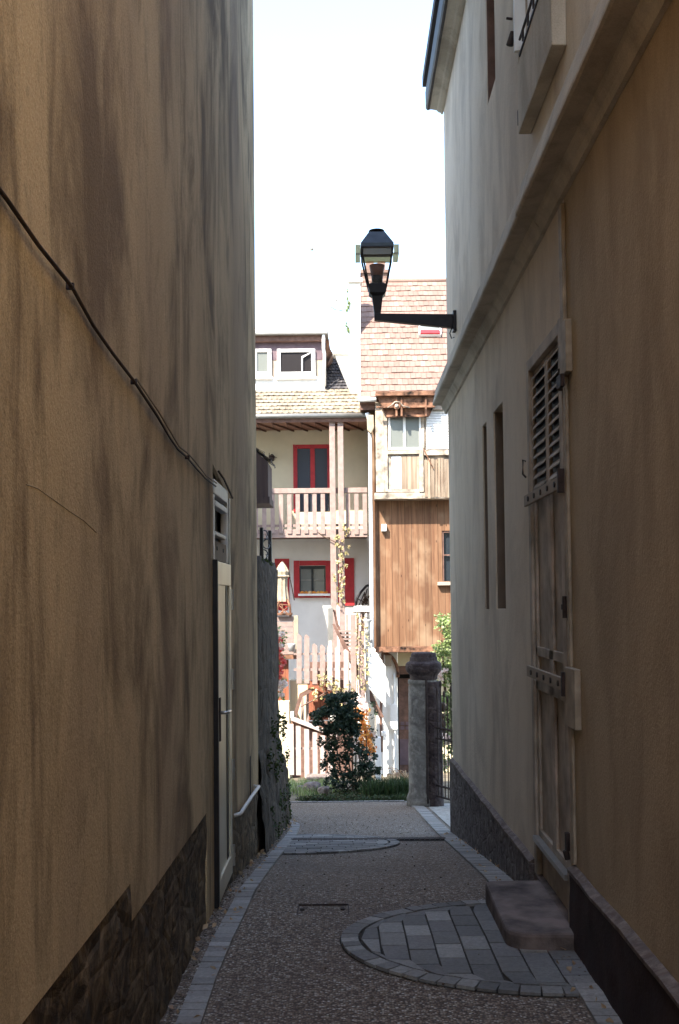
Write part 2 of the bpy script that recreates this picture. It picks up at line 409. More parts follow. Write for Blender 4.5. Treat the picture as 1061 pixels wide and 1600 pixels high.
# kerb strips of small blocks laid across the strip
def kerbline(pts, w):
    m = MB(); bed = MB()
    L = 0; acc = [0]
    for a, b in zip(pts, pts[1:]): L += math.dist(a, b); acc.append(L)
    nb = int(L/.07)
    for k in range(nb):
        s = (k+.5)*L/nb
        i = max(j for j in range(len(acc)-1) if acc[j] <= s)
        t = (s-acc[i])/(acc[i+1]-acc[i]); x = pts[i][0]*(1-t)+pts[i+1][0]*t; y = pts[i][1]*(1-t)+pts[i+1][1]*t
        ang = math.atan2(pts[i+1][1]-pts[i][1], pts[i+1][0]-pts[i][0])
        brick(m, x, y, L/nb, w, ang)
    for a, b in zip(pts, pts[1:]): pass
    return m
lk = [(-.6, -3), (-.597, 4.1), (-.6, 4.7), (-.588, 5.15), (-.57, 5.9), (-.57, 7.4), (-.552, 10.3), (-.555, 11.6), (-.57, 12.1), (-.64, 12.5), (-.78, 12.8), (-1.1, 13.0)]
tag(build(kerbline(lk, .098), 'kerb_strip', K['kerb']), kind='structure')
rk = [(.955, -3), (.955, 4.56)]
tag(build(kerbline(rk, .115), 'kerb_strip', K['kerb']), kind='structure')
rk = [(.87, 5.85), (.9, 7), (.93, 10.9), (.93, 14.6), (.87, 15.9)]
tag(build(kerbline(rk, .15), 'kerb_strip', K['kerb']), kind='structure')
arc = [(.82-.0, 15.95), (.5, 15.75), (.2, 15.45), (-.0, 15.4), (-.3, 15.5)]
tag(build(kerbline([(.8,15.98),(.3,15.98),(-.3,15.98),(-.95,15.98)], .1), 'kerb_strip', K['kerb']), kind='structure')

def inlay(cx, cy, rx, ry, side, ymin, ymax, xlim, bang):
    m = MB(); bed = MB(); N = 34; ring = .085
    # ring of blocks
    for k in range(N):
        th = math.pi*(k+.5)/N
        x = cx - side*rx*math.sin(th); y = cy + ry*math.cos(th)
        tx, ty = -side*rx*math.cos(th), -ry*math.sin(th)
        ln = math.hypot(tx, ty)*math.pi/N
        if side*x > side*xlim: continue
        brick(m, x, y, ln, ring, math.atan2(ty, tx))
    # field of large setts in skewed courses
    a, b = rx-ring*.62, ry-ring*.62
    ca, sa = math.cos(bang), math.sin(bang); W, Lb = .122, .2
    for r_ in range(-14, 15):
        off = (r_ % 2)*Lb*.5 + random.uniform(-.04, .04)
        for c_ in range(-10, 11):
            u, v = c_*Lb+off, r_*W
            quad = []
            ok = 0
            for du, dv in ((-.5,-.5),(.5,-.5),(.5,.5),(-.5,.5)):
                uu, vv = u+du*(Lb-.008), v+dv*(W-.008)
                x, y = cx+uu*ca-vv*sa, cy+uu*sa+vv*ca
                e = math.hypot((x-cx)/a, (y-cy)/b)
                if e <= 1 and side*x <= side*xlim: ok += 1
                if e > 1: x = cx+(x-cx)/e; y = cy+(y-cy)/e
                if side*x > side*xlim: x = xlim
                quad.append((x, y))
            if ok >= 1:
                ar = abs(sum(quad[i][0]*quad[(i+1)%4][1]-quad[(i+1)%4][0]*quad[i][1] for i in range(4)))/2
                if ar < .002: continue
                j = random.uniform(-.0015, .002)
                tp = [(x, y, gz(y)+.015+j) for x, y in quad]; lo = [(x, y, z-.02) for x, y, z in tp]
                m.add(lo+tp, [(4,5,6,7),(0,1,5,4),(1,2,6,5),(2,3,7,6),(3,0,4,7)])
    # dark joint bed under the blocks
    pts = []
    for k in range(41):
        th = math.pi*k/40; x = cx - side*(rx+ring*.55)*math.sin(th); y = cy+(ry+ring*.55)*math.cos(th)
        if side*x > side*xlim: x = xlim
        pts.append((x, y))
    o = len(bed.v)
    for (x, y) in pts: bed.v += [(x, y, gz(y)+.0035), (xlim, y, gz(y)+.0035)]
    for i in range(40): bed.f.append((2*i, 2*i+1, 2*i+3, 2*i+2))
    o = build(m, 'paving_inlay', K['paver']); tag(o, kind='structure')
    tag(build(bed, 'paving_bed', K['joint']), kind='structure')
inlay(.93, 5.2, .93, .72, 1, 0, 0, 1.0, R(90.5))
inlay(-.50, 9.75, .9, 1.05, -1, 0, 0, -.53, R(4))
# slot drain across the path
dr = MB()
for i in range(30):
    x0 = -.5+i*.0455
    dr.box(x0, x0+.036, 10.02, 10.1, gz(10.06)+.012, gz(10.06)+.022)
t = thing('drain_channel', 'thin dark drain line running across the path beyond the near paved half circle', 'drain', (.2, 10.06, gz(10.06)))
build(dr, 'grating', K['iron'], t)
dr = MB(); dr.box(-.52, .87, 9.995, 10.125, gz(10.06)+.0, gz(10.06)+.014); build(dr, 'channel', K['joint'], t)
m = MB(); rn = random.Random(31)
for i in range(900):
    y = 3.6+rn.random()**1.5*10
    side = rn.random()
    x = -.69+rn.random()**2*.09 if side < .5 else (1.0-rn.random()**2*.09 if side < .85 and y < 10.8 else rn.uniform(-.5, .9))
    m.blob((x, y, gz(y)+.012), (rn.uniform(.003,.009),)*2+(.004,), .3, 5, 4, i)
tag(build(m, 'grit', K['gritmat']), 'loose grit gathered along the foot of both walls', kind='stuff')
m = MB()
for i in range(170):
    y = 3.8+rn.random()*9; x = -.69+rn.random()**1.5*.14 if rn.random() < .5 else 1.0-rn.random()**1.5*.15
    if y > 10.8: x = -.66+rn.random()*.1
    m.leaves((x, y, gz(y)+.02), (.01,.01,.002), 1, .035, .5, i)
tag(build(m, 'fallen_leaves', K['dry']), 'scattered dry leaf scraps along the wall edges', kind='stuff')
# small valve cover, two bits of litter of the grate in the foreground
t = thing('valve_cover', 'small rectangular metal cover outline sunk in the brown path', 'cover', G(505, 1422))
c = G(505, 1422); m = MB()
for (a, b, w, h_) in ((-.13,0,.005,.2),(.13,0,.005,.2),(0,.1,.26,.005),(0,-.1,.26,.005)):
    m.box(c.x+a-w/2, c.x+a+w/2, c.y+b-h_/2, c.y+b+h_/2, c.z-.01, c.z+.004)
build(m, 'rim', K['iron'], t)
for a_ in (-.108, .1): build(MB().box(c.x+a_-.011, c.x+a_+.011, c.y-.01, c.y+.015, c.z-.005, c.z+.008), 'lifting_eye', K['iron'], t)

# ------------------------------------------------------------------ LEFT HOUSE
ZT = 10.5
lh = thing('rendered_house', 'tall windowless ochre rendered house wall filling the left side with a narrow cream metal door', 'house', (-.7, 4, gz(4)))
Y0, Y1 = -0.4, 8.76
md = lambda u, v, w: (XL-w, u, v)
DY0, DY1 = 5.87, 6.60
def zpl(y):
    return None
m = MB()
# render coat, bottom edge stepping along the plinth
segs = [(Y0, 3.6, -.885), (3.6, 5.54, -1.04), (5.54, DY0, -1.9), (DY1, Y1, None)]
def sheet(y0, y1, zb0, zb1, zt):
    n = max(1, int((y1-y0)/.25))
    for i in range(n):
        a, b = y0+(y1-y0)*i/n, y0+(y1-y0)*(i+1)/n
        za, zb = zb0+(zb1-zb0)*i/n, zb0+(zb1-zb0)*(i+1)/n
        m.add([(XL,a,za),(XL,b,zb),(XL,b,zt),(XL,a,zt)], [(0,1,2,3)])
        m.add([(XL,a,za),(XL,b,zb),(XL-.02,b,zb),(XL-.02,a,za)], [(3,2,1,0)])
    m.add([(XL,y1,zb1),(XL-.02,y1,zb1),(XL-.02,y1,zt),(XL,y1,zt)], [(0,1,2,3)])
    m.add([(XL,y0,zb0),(XL-.02,y0,zb0),(XL-.02,y0,zt),(XL,y0,zt)], [(3,2,1,0)])
sheet(Y0, 3.6, -.885, -.905, ZT)
sheet(3.6, 5.54, -1.03, -1.05, ZT)
sheet(5.54, DY0, -1.75, -1.75, ZT)
sheet(DY0, DY1, .72, .62, ZT)
sheet(DY1, Y1, -1.31, -1.46, ZT)
# near and far end walls, back, top
m.add([(XL,Y1,-1.47),(-9,Y1,-1.47),(-9,Y1,ZT),(XL,Y1,ZT)], [(0,1,2,3)])
m.add([(XL-.06,Y1,-2.6),(-9,Y1,-2.6),(-9,Y1,-1.471),(XL-.06,Y1,-1.471)], [(0,1,2,3)])
m.add([(XL,Y0,-2.0),(-9,Y0,-2.0),(-9,Y0,ZT),(XL,Y0,ZT)], [(3,2,1,0)])
m.add([(-9,Y0,-2.6),(-9,Y1,-2.6),(-9,Y1,ZT),(-9,Y0,ZT)], [(3,2,1,0)])
m.add([(XL,Y0,ZT),(XL,Y1,ZT),(-9,Y1,ZT),(-9,Y0,ZT)], [(0,1,2,3)])
m.box(-6, XL-.003, -14, Y0-.001, -2.0, 4.4)  # unseen low wing behind the camera, added to block low sun
m.box(XL-.45, XL-.40, DY0-.3, DY1+.3, -1.9, .9)
build(m, 'wall', K['left'], lh)
# rubble plinth, real relief
def rough_wall(y0, y1, zt, x, amp, seed, name, mat, parent, thick=0, stepy=.045, stepz=.045, zb=None, flare=0.0, face=1, zf=1.0):
    rn = random.Random(seed); m = MB(); ny = int((y1-y0)/stepy)+1
    from mathutils import noise as mn
    nz = 0
    cols = []
    for i in range(ny+1):
        y = y0+(y1-y0)*i/ny; top = zt(y); bot = gz(y)-.08 if zb is None else zb(y)
        if i == 0: nz = max(2, int((top-bot)/stepz))
        col = []
        for k in range(nz+1):
            z = bot+(top-bot)*k/nz
            q = Vector((y*2.2, z*3.4*zf, seed))
            v = mn.noise(q) * .7 + mn.noise(q*2.7)*.45 + mn.noise(q*6)*.25
            cell = mn.voronoi(Vector((y*3.2, z*4.5*zf, seed)))[0]
            e = min(1, (cell[1]-cell[0])*3.5)
            dx = amp*(v*.8+e*.7-.35)
            if k == nz: dx = min(dx, amp*.3)
            col.append((x+dx*face+flare*max(0, 1-(z-bot)/.9), y, z))
        cols.append(col)
    for c in cols: m.v += c
    for i in range(ny):
        for k in range(nz):
            a = i*(nz+1)+k; m.f.append((a, a+nz+1, a+nz+2, a+1) if face > 0 else (a, a+1, a+nz+2, a+nz+1))
    if thick:
        o = len(m.v)
        for c in cols: m.v += [(c[-1][0]-thick, c[-1][1], c[-1][2]+rn.uniform(-.01,.03)), (c[-1][0]-thick, c[-1][1], c[0][2])]
        for i in range(ny):
            a = i*(nz+1)+nz; m.f.append((a, a+nz+1, o+2*i+2, o+2*i)); m.f.append((o+2*i, o+2*i+2, o+2*i+3, o+2*i+1))
        last = ny*(nz+1); m.f.append(tuple([last+k for k in range(nz+1)] + [o+2*ny, o+2*ny+1]))
    return build(m, name, mat, parent, smooth=True)
rough_wall(Y0, 3.6, lambda y: -.89, XL-.006, .013, 3, 'plinth', K['stone'], lh)
rough_wall(3.6, 5.54, lambda y: -1.035, XL-.006, .013, 3, 'plinth', K['stone'], lh)
rough_wall(DY1+.02, Y1, lambda y: -1.31-.075*(y-DY1), XL-.006, .013, 5, 'plinth', K['stone'], lh)
# metal door
dx0 = XL-.04
def lbox(y0, y1, z0, z1, x0, x1): return MB().box(x0, x1, y0, y1, z0, z1)
ztop, zbot = .21, -1.60
door = build(MB().box(XL-.05, XL+.006, DY0+.0, DY1, zbot, ztop), 'door', K['doormetal'], lh, bevel=.004)
f = MB()
f.box(XL+.0065, XL+.020, DY0+.02, DY0+.13, zbot+.12, ztop-.13).box(XL+.0065, XL+.020, DY1-.11, DY1-.02, zbot+.12, ztop-.13)
f.box(XL+.0065, XL+.020, DY0+.02, DY1-.02, ztop-.13, ztop-.005).box(XL+.0065, XL+.020, DY0+.02, DY1-.02, zbot+.005, zbot+.12)
build(f, 'stile', K['doormetal'], door, bevel=.003)
build(MB().box(XL+.0065, XL+.0095, DY1-.2, DY1-.112, zbot+.121, ztop-.131), 'stile_shade', K['black'], door)  # black strip painted for the shadow beside the far stile
build(MB().box(XL+.0005, XL+.026, DY0-.03, DY0-.002, zbot, ztop+.0), 'door_jamb', K['black'], lh)
build(MB().box(XL-.002, XL+.012, DY1+.002, DY1+.03, zbot, .60), 'door_jamb', K['zinc'], lh)
for z in (.0, -.47, -1.0, -1.5):
    build(MB().lathe((XL+.022, DY1+.006, z-.06), [(.011,0),(.011,.05),(.013,.05),(.013,.07),(.011,.07),(.011,.12)], 10), 'hinge', K['steel'], door)
hp = build(MB().box(XL+.0205, XL+.028, DY0+.05, DY0+.085, -.75, -.52), 'handle_plate', K['iron'], door, bevel=.002)
build(MB().tube([(XL+.028, DY0+.067, -.6), (XL+.062, DY0+.067, -.6), (XL+.066, DY0+.08, -.6), (XL+.066, DY0+.19, -.603)], .009, 8), 'handle', K['steel'], door, smooth=True)
# transom over the door: box, dark opening, slatted vent
tr = build(MB().box(XL-.035, XL+.008, DY0, DY1-.06, .565, .64).box(XL-.035, XL+.004, DY0, DY0+.05, .215, .56).box(XL-.035, XL+.004, DY1-.06, DY1-.001, .215, .60), 'transom_frame', K['offwhite'], lh, bevel=.003)
build(MB().box(XL-.09, XL-.05, DY0+.05, DY1-.06, .215, .565), 'transom_glass', K['glassdark'], tr)
build(MB().box(XL-.035, XL-.003, DY0+.05, DY1-.061, .215, .32), 'vent_panel', K['beige'], tr, bevel=.003)
for yv in (DY0+.2, DY0+.5): build(MB().tube([(XL-.003, yv, .28), (XL+.001, yv, .28)], .012, 10), 'vent_hole', K['black'], tr)
build(MB().box(XL-.03, XL+.012, DY0+.05, DY0+.6, .50, .53).box(XL-.03, XL+.01, DY0+.05, DY0+.55, .345, .365), 'slat', K['offwhite'], tr, bevel=.003)
# cable running along the wall down to the door
cp = []
for px_, py_ in ((-40,262),(0,310),(50,384),(103,448),(118,470),(140,508),(170,552),(205,597),(240,650),(262,683),(275,702),(290,715),(300,727),(318,747),(334,760)):
    d_ = FPX*-XL/(VPX-px_); p = P(px_, py_, d_); cp.append((XL+.012+random.uniform(-.003,.004), p.y, p.z))
build(MB().tube(cp, [.0055]*9+[.0045]*6, 6), 'cable', K['rubber'], lh, smooth=True)
build(MB().tube([(c[0]+.003, c[1]+.01, c[2]+.014+(i%3)*.004) for i, c in enumerate(cp[7:])], .0035, 6), 'cable', K['cloth'], lh, smooth=True)
cp2 = [(XL+.01, 6.05, .70), (XL+.012, 6.3, .685), (XL+.01, 6.55, .655), (XL+.012, 6.78, .62)]
build(MB().tube(cp2, .006, 6), 'cable', K['rubber'], lh, smooth=True)
for i in (3, 7, 11): build(MB().box(XL-.001, XL+.02, cp[i][1]-.005, cp[i][1]+.005, cp[i][2]-.007, cp[i][2]+.009), 'cable_clip', K['iron'], lh)
sp = [P(a, b, FPX*-XL/(VPX-a)) for a, b in ((40,757),(58,763),(75,775),(92,787),(110,800),(130,813),(150,832))]
build(MB().tube([(XL, p.y, p.z) for p in sp], .0011, 4), 'scratch', K['sand'], lh)
# white pipe rail beyond the door, drain slot
a, b = P(362, 1272, 6.86), P(388, 1229, 8.3)
build(MB().tube([(XL+.0, a.y, a.z-.01), (XL+.04, a.y+.02, a.z), (XL+.045, (a.y+b.y)/2, (a.z+b.z)/2+.012), (XL+.04, b.y, b.z), (XL-.005, b.y+.02, b.z)], .012, 10), 'rail', K['offwhite'], lh, smooth=True)
build(MB().box(XL-.001, XL+.006, 8.0, 8.03, -1.4, -1.12), 'slot', K['black'], lh)

# ------------------------------------------------------------------ GARDEN WALL
gw = thing('garden_wall', 'dark rough mossy garden wall beyond the corner of the ochre house', 'wall', (-.75, 10.5, gz(10.5)))
w = rough_wall(Y1+.001, 11.5, lambda y: .33+.03*math.sin(y*7), XL-.005, .02, 9, 'wall_body', K['moss'], gw, thick=.4, zf=.3)
w2 = rough_wall(Y1+.001, 12.75, lambda y: -1.2-.25*(y-Y1)/4+(.0 if y < 11.4 else -.35*(y-11.4)), XL+.0, .03, 12, 'buttress', K['moss'], gw, thick=.42, flare=.05, zf=.5)
m = MB()
for i in range(34):
    y = 9.6+random.random()**.7*3.1; z = gz(y)+random.random()**2*1.1
    m.leaves((XL+.035, y, z), (.03, .12, .12), 45, .035, .5, i)
for i in range(14):
    y = 9+random.random()*2.4; m.leaves((XL-.1, y, .34), (.12, .15, .03), 30, .035, .5, 90+i)
build(m, 'moss', K['mossgreen'], gw)
tr = thing('iron_trellis', 'dark iron posts with wire scrolls standing on top of the mossy garden wall', 'trellis', (-.8, 10.2, .33))
for px_ in (409, 422):
    p = P(px_, 885, 10.3 if px_ < 415 else 11.2); build(MB().tube([(p.x, p.y, p.z-.1), (p.x, p.y, p.z+.36)], [.022, .018], 8), 'post', K['black'], tr)
for k, py_ in enumerate((838, 852, 868)):
    pts = []
    for i in range(20):
        th = i/19*math.pi*2.4; r_ = .06*(1-i/26)
        c_ = P(415+((k%2)*4-2), py_, 10.8); pts.append((c_.x+r_*math.cos(th)*.8, c_.y+(i-10)*.02, c_.z+r_*math.sin(th)))
    build(MB().tube(pts, .006, 5), 'scroll', K['black'], tr)

# ------------------------------------------------------------------ RIGHT HOUSE
rh = thing('townhouse', 'cream rendered townhouse with stone plinth and string course along the right side', 'house', (1.02, 6, gz(6)))
RY0, RY1 = -12.0, 10.9
RT = 5.12
mr = lambda u, v, w: (XR+w, u, v)
def vy(px): return FPX*XR/(px-VPX)
DR0, DR1 = 5.12, 6.15
holes = [(7.96, 8.2, -.09, 1.26), (7.13, 7.58, -.08, 1.26), (7.22, 7.63, 3.42, 5.0), (DR0, DR1, -1.7, 1.30)]
hw = (5.02, 5.83, 2.86, 4.6)
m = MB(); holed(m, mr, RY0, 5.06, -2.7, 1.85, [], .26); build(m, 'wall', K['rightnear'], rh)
m = MB(); holed(m, mr, 5.06, RY1, -2.7, 1.85, [holes[0], holes[1], holes[3]], .26); holed(m, mr, RY0, RY1, 1.85, RT, [holes[2], hw], .26)
m.add([(XR,RY1,-2.8),(9,RY1,-2.8),(9,RY1,RT),(XR,RY1,RT)], [(3,2,1,0)])
m.add([(XR,RY0,-2.0),(9,RY0,-2.0),(9,RY0,RT),(XR,RY0,RT)], [(0,1,2,3)])
m.add([(9,RY0,-2.8),(9,RY1,-2.8),(9,RY1,RT),(9,RY0,RT)], [(0,1,2,3)])
build(m, 'wall', K['right'], rh)
# infill of the openings
for i, (a, b, c, d, dep, mt) in enumerate(((7.96,8.2,-.09,1.26,.1,'trim'),(7.13,7.58,-.08,1.26,.1,'trim'),(7.22,7.63,3.42,5.0,.2,'dark'))):
    build(MB().box(XR+dep, XR+dep+.03, a-.005, b+.005, c-.005, d+.005), 'recess_panel', K[mt], rh)
build(MB().box(XR+.004, XR+.199, 7.61, 7.629, 3.43, 5.0), 'frame', K['brown'], rh)
for a, c, d in ((8.2,-.09,1.26),(7.58,-.08,1.26)):
    build(MB().box(XR+.01, XR+.099, a-.016, a-.001, c+.001, d-.001), 'recess_lining', K['lining'], rh)
# roof slab behind the cornice
m = MB(); m.poly([(.82,RY0,5.14),(.82,RY0,5.24),(5,RY0,8.2),(9.2,RY0,5.24),(9.2,RY0,5.14)], (0, RY1-RY0+.12, 0)); build(m, 'roof', K['tile_d'], rh)
# cornice
def extr(prof, y0, y1, name, mat):
    from mathutils import noise as mn
    m = MB(); k = len(prof); n = max(2, int((y1-y0)/.12))
    if sum(prof[i][0]*prof[(i+1)%k][1]-prof[(i+1)%k][0]*prof[i][1] for i in range(k)) < 0: prof = prof[::-1]
    for i in range(n+1):
        y = y0+(y1-y0)*i/n
        for q, (x, z) in enumerate(prof):
            w_ = 0 if x > 1.0 else .0035
            m.v.append((x+w_*mn.noise(Vector((y*2.3, q*.4, z))), y, z+w_*mn.noise(Vector((y*1.9, q*.4+9, x)))))
    for i in range(n):
        for q in range(k): a = i*k+q; b = i*k+(q+1)%k; m.f.append((a, b, b+k, a+k)[::-1])
    m.f.append(tuple(range(k))); m.f.append(tuple(n*k+q for q in range(k))[::-1])
    return build(m, name, mat, rh)
extr([(XR-.001,4.835),(.995,4.835),(.995,4.85),(.972,4.856),(.955,4.875),(.91,4.885),(.885,4.885),(.885,5.13),(XR-.001,5.13)], RY0, RY1+.07, 'cornice', K['trim'])
extr([(.8835,4.88),(.86,4.88),(.847,4.9),(.845,5.06),(.855,5.137),(.8835,5.137)], RY0, RY1+.072, 'gutter', K['gutterdark'])
# string course: near and far runs meet over the door with a small step
def course(xo, y0, y1, dz=0):
    return extr([(XR-.001,2.12+dz),(xo+.035,2.085+dz),(xo,1.935+dz),(xo,1.92+dz),(xo+.01,1.912+dz),(XR-.055,1.912+dz),(XR-.05,1.89+dz),(XR-.03,1.865+dz),(XR-.024,1.85+dz),(XR-.02,1.83+dz),(XR-.001,1.825+dz)], y0, y1, 'string_course', K['trim'])
course(.872, RY0, 5.55, .0); course(.88, 5.5505, RY1+.13, -.004)
# plinths
def plinth(y0, y1, z0, z1, name, mat, proud, seed, capm=None):
    rough_wall(y0, y1, lambda y: z0+(z1-z0)*(y-y0)/(y1-y0)+.003*math.sin(y*5), XR-proud, .01, seed, name, mat, rh, face=-1)
    m = MB(); n = int((y1-y0)/.12)
    from mathutils import noise as mn
    rows = []
    for i in range(n+1):
        y = y0+(y1-y0)*i/n; z = z0+(z1-z0)*i/n+.003*math.sin(y*5); j = mn.noise(Vector((y*4, 0, seed)))*.008
        rows.append([(XR+.002, y, z-.012), (XR-proud-.004+j*.4, y, z-.014), (XR-proud-.006+j*.4, y, z+.004+j*.6), (XR-.004, y, z+.02+j), (XR+.002, y, z+.02)])
    for r_ in rows: m.v += r_
    for i in range(n):
        for k in range(4): a = i*5+k; m.f.append((a, a+1, a+6, a+5))
    m.f.append((0,1,2,3,4)[::-1]); m.f.append(tuple(n*5+k for k in range(5)))
    build(m, 'plinth_cap', capm or K['cap'], rh, smooth=False)
plinth(DR1+.03, RY1, -1.455, -1.575, 'plinth', K['plinth_far'], .028, 21)
plinth(-3.0, DR0-.03, -1.19, -1.23, 'plinth', K['plinth_near'], .03, 22)
m = MB(); m.box(XR-.03, 4, RY1+.001, RY1+.04, -2.8, -1.58); build(m, 'plinth', K['plinth_far'], rh)
build(MB().box(XR-.034, XR+.01, DR1+.004, DR1+.034, -2.2, -1.462), 'plinth_end', K['plinth_far'], rh)
# service door with louvred head
X0 = XR+.025
dr = build(MB().box(X0, X0+.05, DR0+.001, DR1-.001, -1.5, 1.298), 'door', K['doorwood'], rh)
fr = MB()
fr.box(XR-.012, X0-.001, DR0+.001, DR0+.09, -1.5, 1.3).box(XR-.008, X0-.001, DR1-.07, DR1-.001, -1.5, 1.3)
fr.box(XR-.008, X0-.001, DR0+.091, DR1-.071, 1.235, 1.298)
build(fr, 'door_frame', K['doorwood'], dr, bevel=.004)
cols = ((5.27, 5.56), (5.68, 6.02))
pan = MB()
pan.box(X0-.018, X0-.001, 5.22, 5.26, -1.27, .53).box(X0-.018, X0-.001, 5.575, 5.625, -1.27, 1.2).box(X0-.018, X0-.001, 5.63, 5.67, -1.27, 1.2)
pan.box(X0-.018, X0-.001, 6.03, 6.075, -1.27, 1.2)
pan.box(X0-.018, X0-.001, 5.22, 6.075, -.32, -.27).box(X0-.018, X0-.001, 5.22, 6.075, -.5, -.44).box(X0-.018, X0-.001, 5.22, 6.075, -1.3, -1.25)
build(pan, 'door_stile', K['doorwood'], dr, bevel=.003)
for a, b in cols:
    lv = build(MB().box(X0-.004, X0-.001, a, b, .56, 1.2), 'louvre', K['black'], dr)
    s = MB()
    for k in range(12):
        z = .575+k*.054
        s.add([(X0-.004,a,z+.03),(X0-.028,a,z),(X0-.028,b,z),(X0-.004,b,z+.03),(X0-.004,a,z+.038),(X0-.028,a,z+.008),(X0-.028,b,z+.008),(X0-.004,b,z+.038)],
              [(0,3,2,1),(4,5,6,7),(1,2,6,5),(0,1,5,4),(2,3,7,6)])
    build(s, 'slat', K['doorwood'], lv)
for z0, z1 in ((.495, .555), (-.435, -.375)):
    bar = build(MB().box(XR-.035, XR-.018, DR0-.01, DR1-.02, z0, z1), 'cross_bar', K['beige'], dr, bevel=.003)
    for k in range(5):
        y = DR0+.1+k*.19; build(MB().tube([(XR-.035, y, (z0+z1)/2), (XR-.041, y, (z0+z1)/2)], .014, 10), 'bolt', K['iron'], bar)
    build(MB().box(XR-.045, XR-.008, DR0-.035, DR0-.011, z0-.02, z1+.03), 'bracket', K['iron'], bar)
build(MB().box(XR-.028, X0-.02, 5.2, 6.07, -1.31, -1.285), 'weather_bar', K['steel'], dr)
for z in (1.0, -.05): build(MB().lathe((XR-.018, DR0-.004, z-.05), [(.012,0),(.012,.1)], 8).box(XR-.02, XR-.012, DR0-.03, DR0+.08, z-.012, z+.012), 'hinge', K['iron'], dr)
build(MB().tube([(XR-.014, DR1+.02, .75), (XR-.03, DR1+.02, .76), (XR-.032, DR1+.02, .68), (XR-.014, DR1+.02, .66)], .006, 6), 'hook', K['iron'], dr)
build(MB().box(XR-.03, XR-.012, 5.13, 5.16, -1.16, -1.08).tube([(XR-.02, 5.145, -1.2),(XR-.03, 5.145, -1.16)], .014, 8), 'lock', K['iron'], dr)
build(MB().box(XR-.01, X0+.1, DR0+.001, DR1-.001, -1.9, -1.501), 'threshold', K['step'], dr)
# conduit strip beside the door
cd = MB()
cd.box(XR-.02, XR-.0005, 5.0, 5.09, -1.2, -.31)
cd.box(XR-.028, XR-.0005, 4.93, 5.09, -.585, -.315)
cd = MB().box(XR-.016, XR-.0005, 5.035, 5.085, -1.2, -.586).box(XR-.03, XR-.0005, 4.88, 5.09, -.585, -.32).box(XR-.016, XR-.0005, 5.035, 5.085, -.319, 1.0)
cd.box(XR-.03, XR-.0005, 4.93, 5.08, 1.001, 1.24).box(XR-.02, XR-.0005, 5.03, 5.1, 1.2401, 1.8)
build(cd, 'conduit', K['cream'], rh, bevel=.004)
build(MB().box(XR-.05, XR-.03, 4.96, 5.06, .94, .999), 'conduit_cap', K['iron'], rh, bevel=.004)
# upper window with deep surround
sw = MB()
sw.box(.95, XR-.001, 5.06, 6.03, 2.48, 2.86).box(.95, XR-.001, 5.06, 5.15, 2.8601, 4.6).box(.95, XR-.001, 5.985, 6.03, 2.8601, 4.6)
wn = build(sw, 'window', K['trim'], rh, bevel=.006)
build(MB().box(XR+.1, XR+.13, 5.155, 5.975, 2.87, 4.58), 'pane', K['glasspale'], wn)
build(MB().box(.945, .96, 5.1, 5.94, 2.861, 2.875), 'sill_bar', K['iron'], wn)
fx = MB().box(.925, XR+.09, 5.945, 5.975, 2.9, 4.58)
build(fx, 'casement', K['offwhite'], wn, bevel=.003)
fx = MB().box(.985, .995, 5.935, 5.944, 2.95, 4.5); build(fx, 'casement_bead', K['cream'], wn)
m = MB()
for k in range(5): m.box(.94, .95, 5.15+k*.16, 5.165+k*.16, 2.876, 2.93)
m.tube([(.945, 5.1, 2.935), (.945, 5.9, 2.935)], .007, 6)
build(m, 'rail', K['iron'], wn)
build(MB().tube([(.93, 6.04, 3.05), (.915, 6.05, 2.98)], [.012, .02], 8), 'shutter_catch', K['iron'], wn)
build(MB().tube([(.93, 6.04, 3.12),(.90, 6.05, 3.13)], .007, 6), 'shutter_catch', K['iron'], wn)
build(MB().box(.98, XR-.001, 6.2, 6.24, 2.62, 2.7), 'shutter_catch', K['iron'], wn)

wn.location.y -= .14
# doorstep
st = MB(); z1, z0 = -1.488, -1.70
pts = []
x0_, x1_, y0_, y1_ = .71, XR-.012, 4.98, 5.93
for cx_, cy_, r_, a0 in ((x0_+.1, y0_+.12, .11, 180), (x1_-.0, y0_+.0, .0, 270), (x1_, y1_, 0, 0), (x0_+.05, y1_-.05, .05, 90)):
    if r_ == 0: pts.append((cx_, cy_))
    else:
        for k in range(7):
            a_ = R(a0+90*k/6); pts.append((cx_+r_*math.cos(a_), cy_+r_*math.sin(a_)))
st.poly([(x, y, z0) for x, y in pts], (0, 0, z1-z0))
o = build(st, 'doorstep', K['step'], loc=(.87, 5.4, gz(5.4)), bevel=.016)
tag(o, 'worn brown stone doorstep with rounded corners below the old louvred door', 'doorstep')

# ------------------------------------------------------------------ STREET LAMP
LY = 10.0
c = P(590, 497, LY); LX = c.x
wz = P(714, 500, LY)
sl = thing('street_lamp', 'black square lantern on a horizontal arm fixed to the corner of the right townhouse', 'street lamp', (XR, LY, wz.z))
sc_ = LY/FPX
zz = lambda py: P(590, py, LY).z
a = MB().poly([(LX-.02, LY-.035, zz(491)), (LX-.02, LY-.035, zz(501)), (XR-.03, LY-.035, P(712,513,LY).z), (XR-.03, LY-.035, P(712,492,LY).z)], (0, .07, 0))
build(a, 'arm', K['black'], sl, bevel=.004)
build(MB().box(XR-.03, XR-.0008, LY-.06, LY+.06, P(712,518,LY).z, P(712,487,LY).z), 'wall_plate', K['black'], sl, bevel=.004)
build(MB().tube([(XR-.04, LY-.03, P(712,513,LY).z), (XR-.06, LY-.03, P(712,522,LY).z), (XR-.045, LY-.03, P(712,530,LY).z), (XR-.02, LY-.03, P(712,528,LY).z)], .006, 6), 'cable', K['black'], sl)
Q = math.pi/4; s2 = math.sqrt(2)
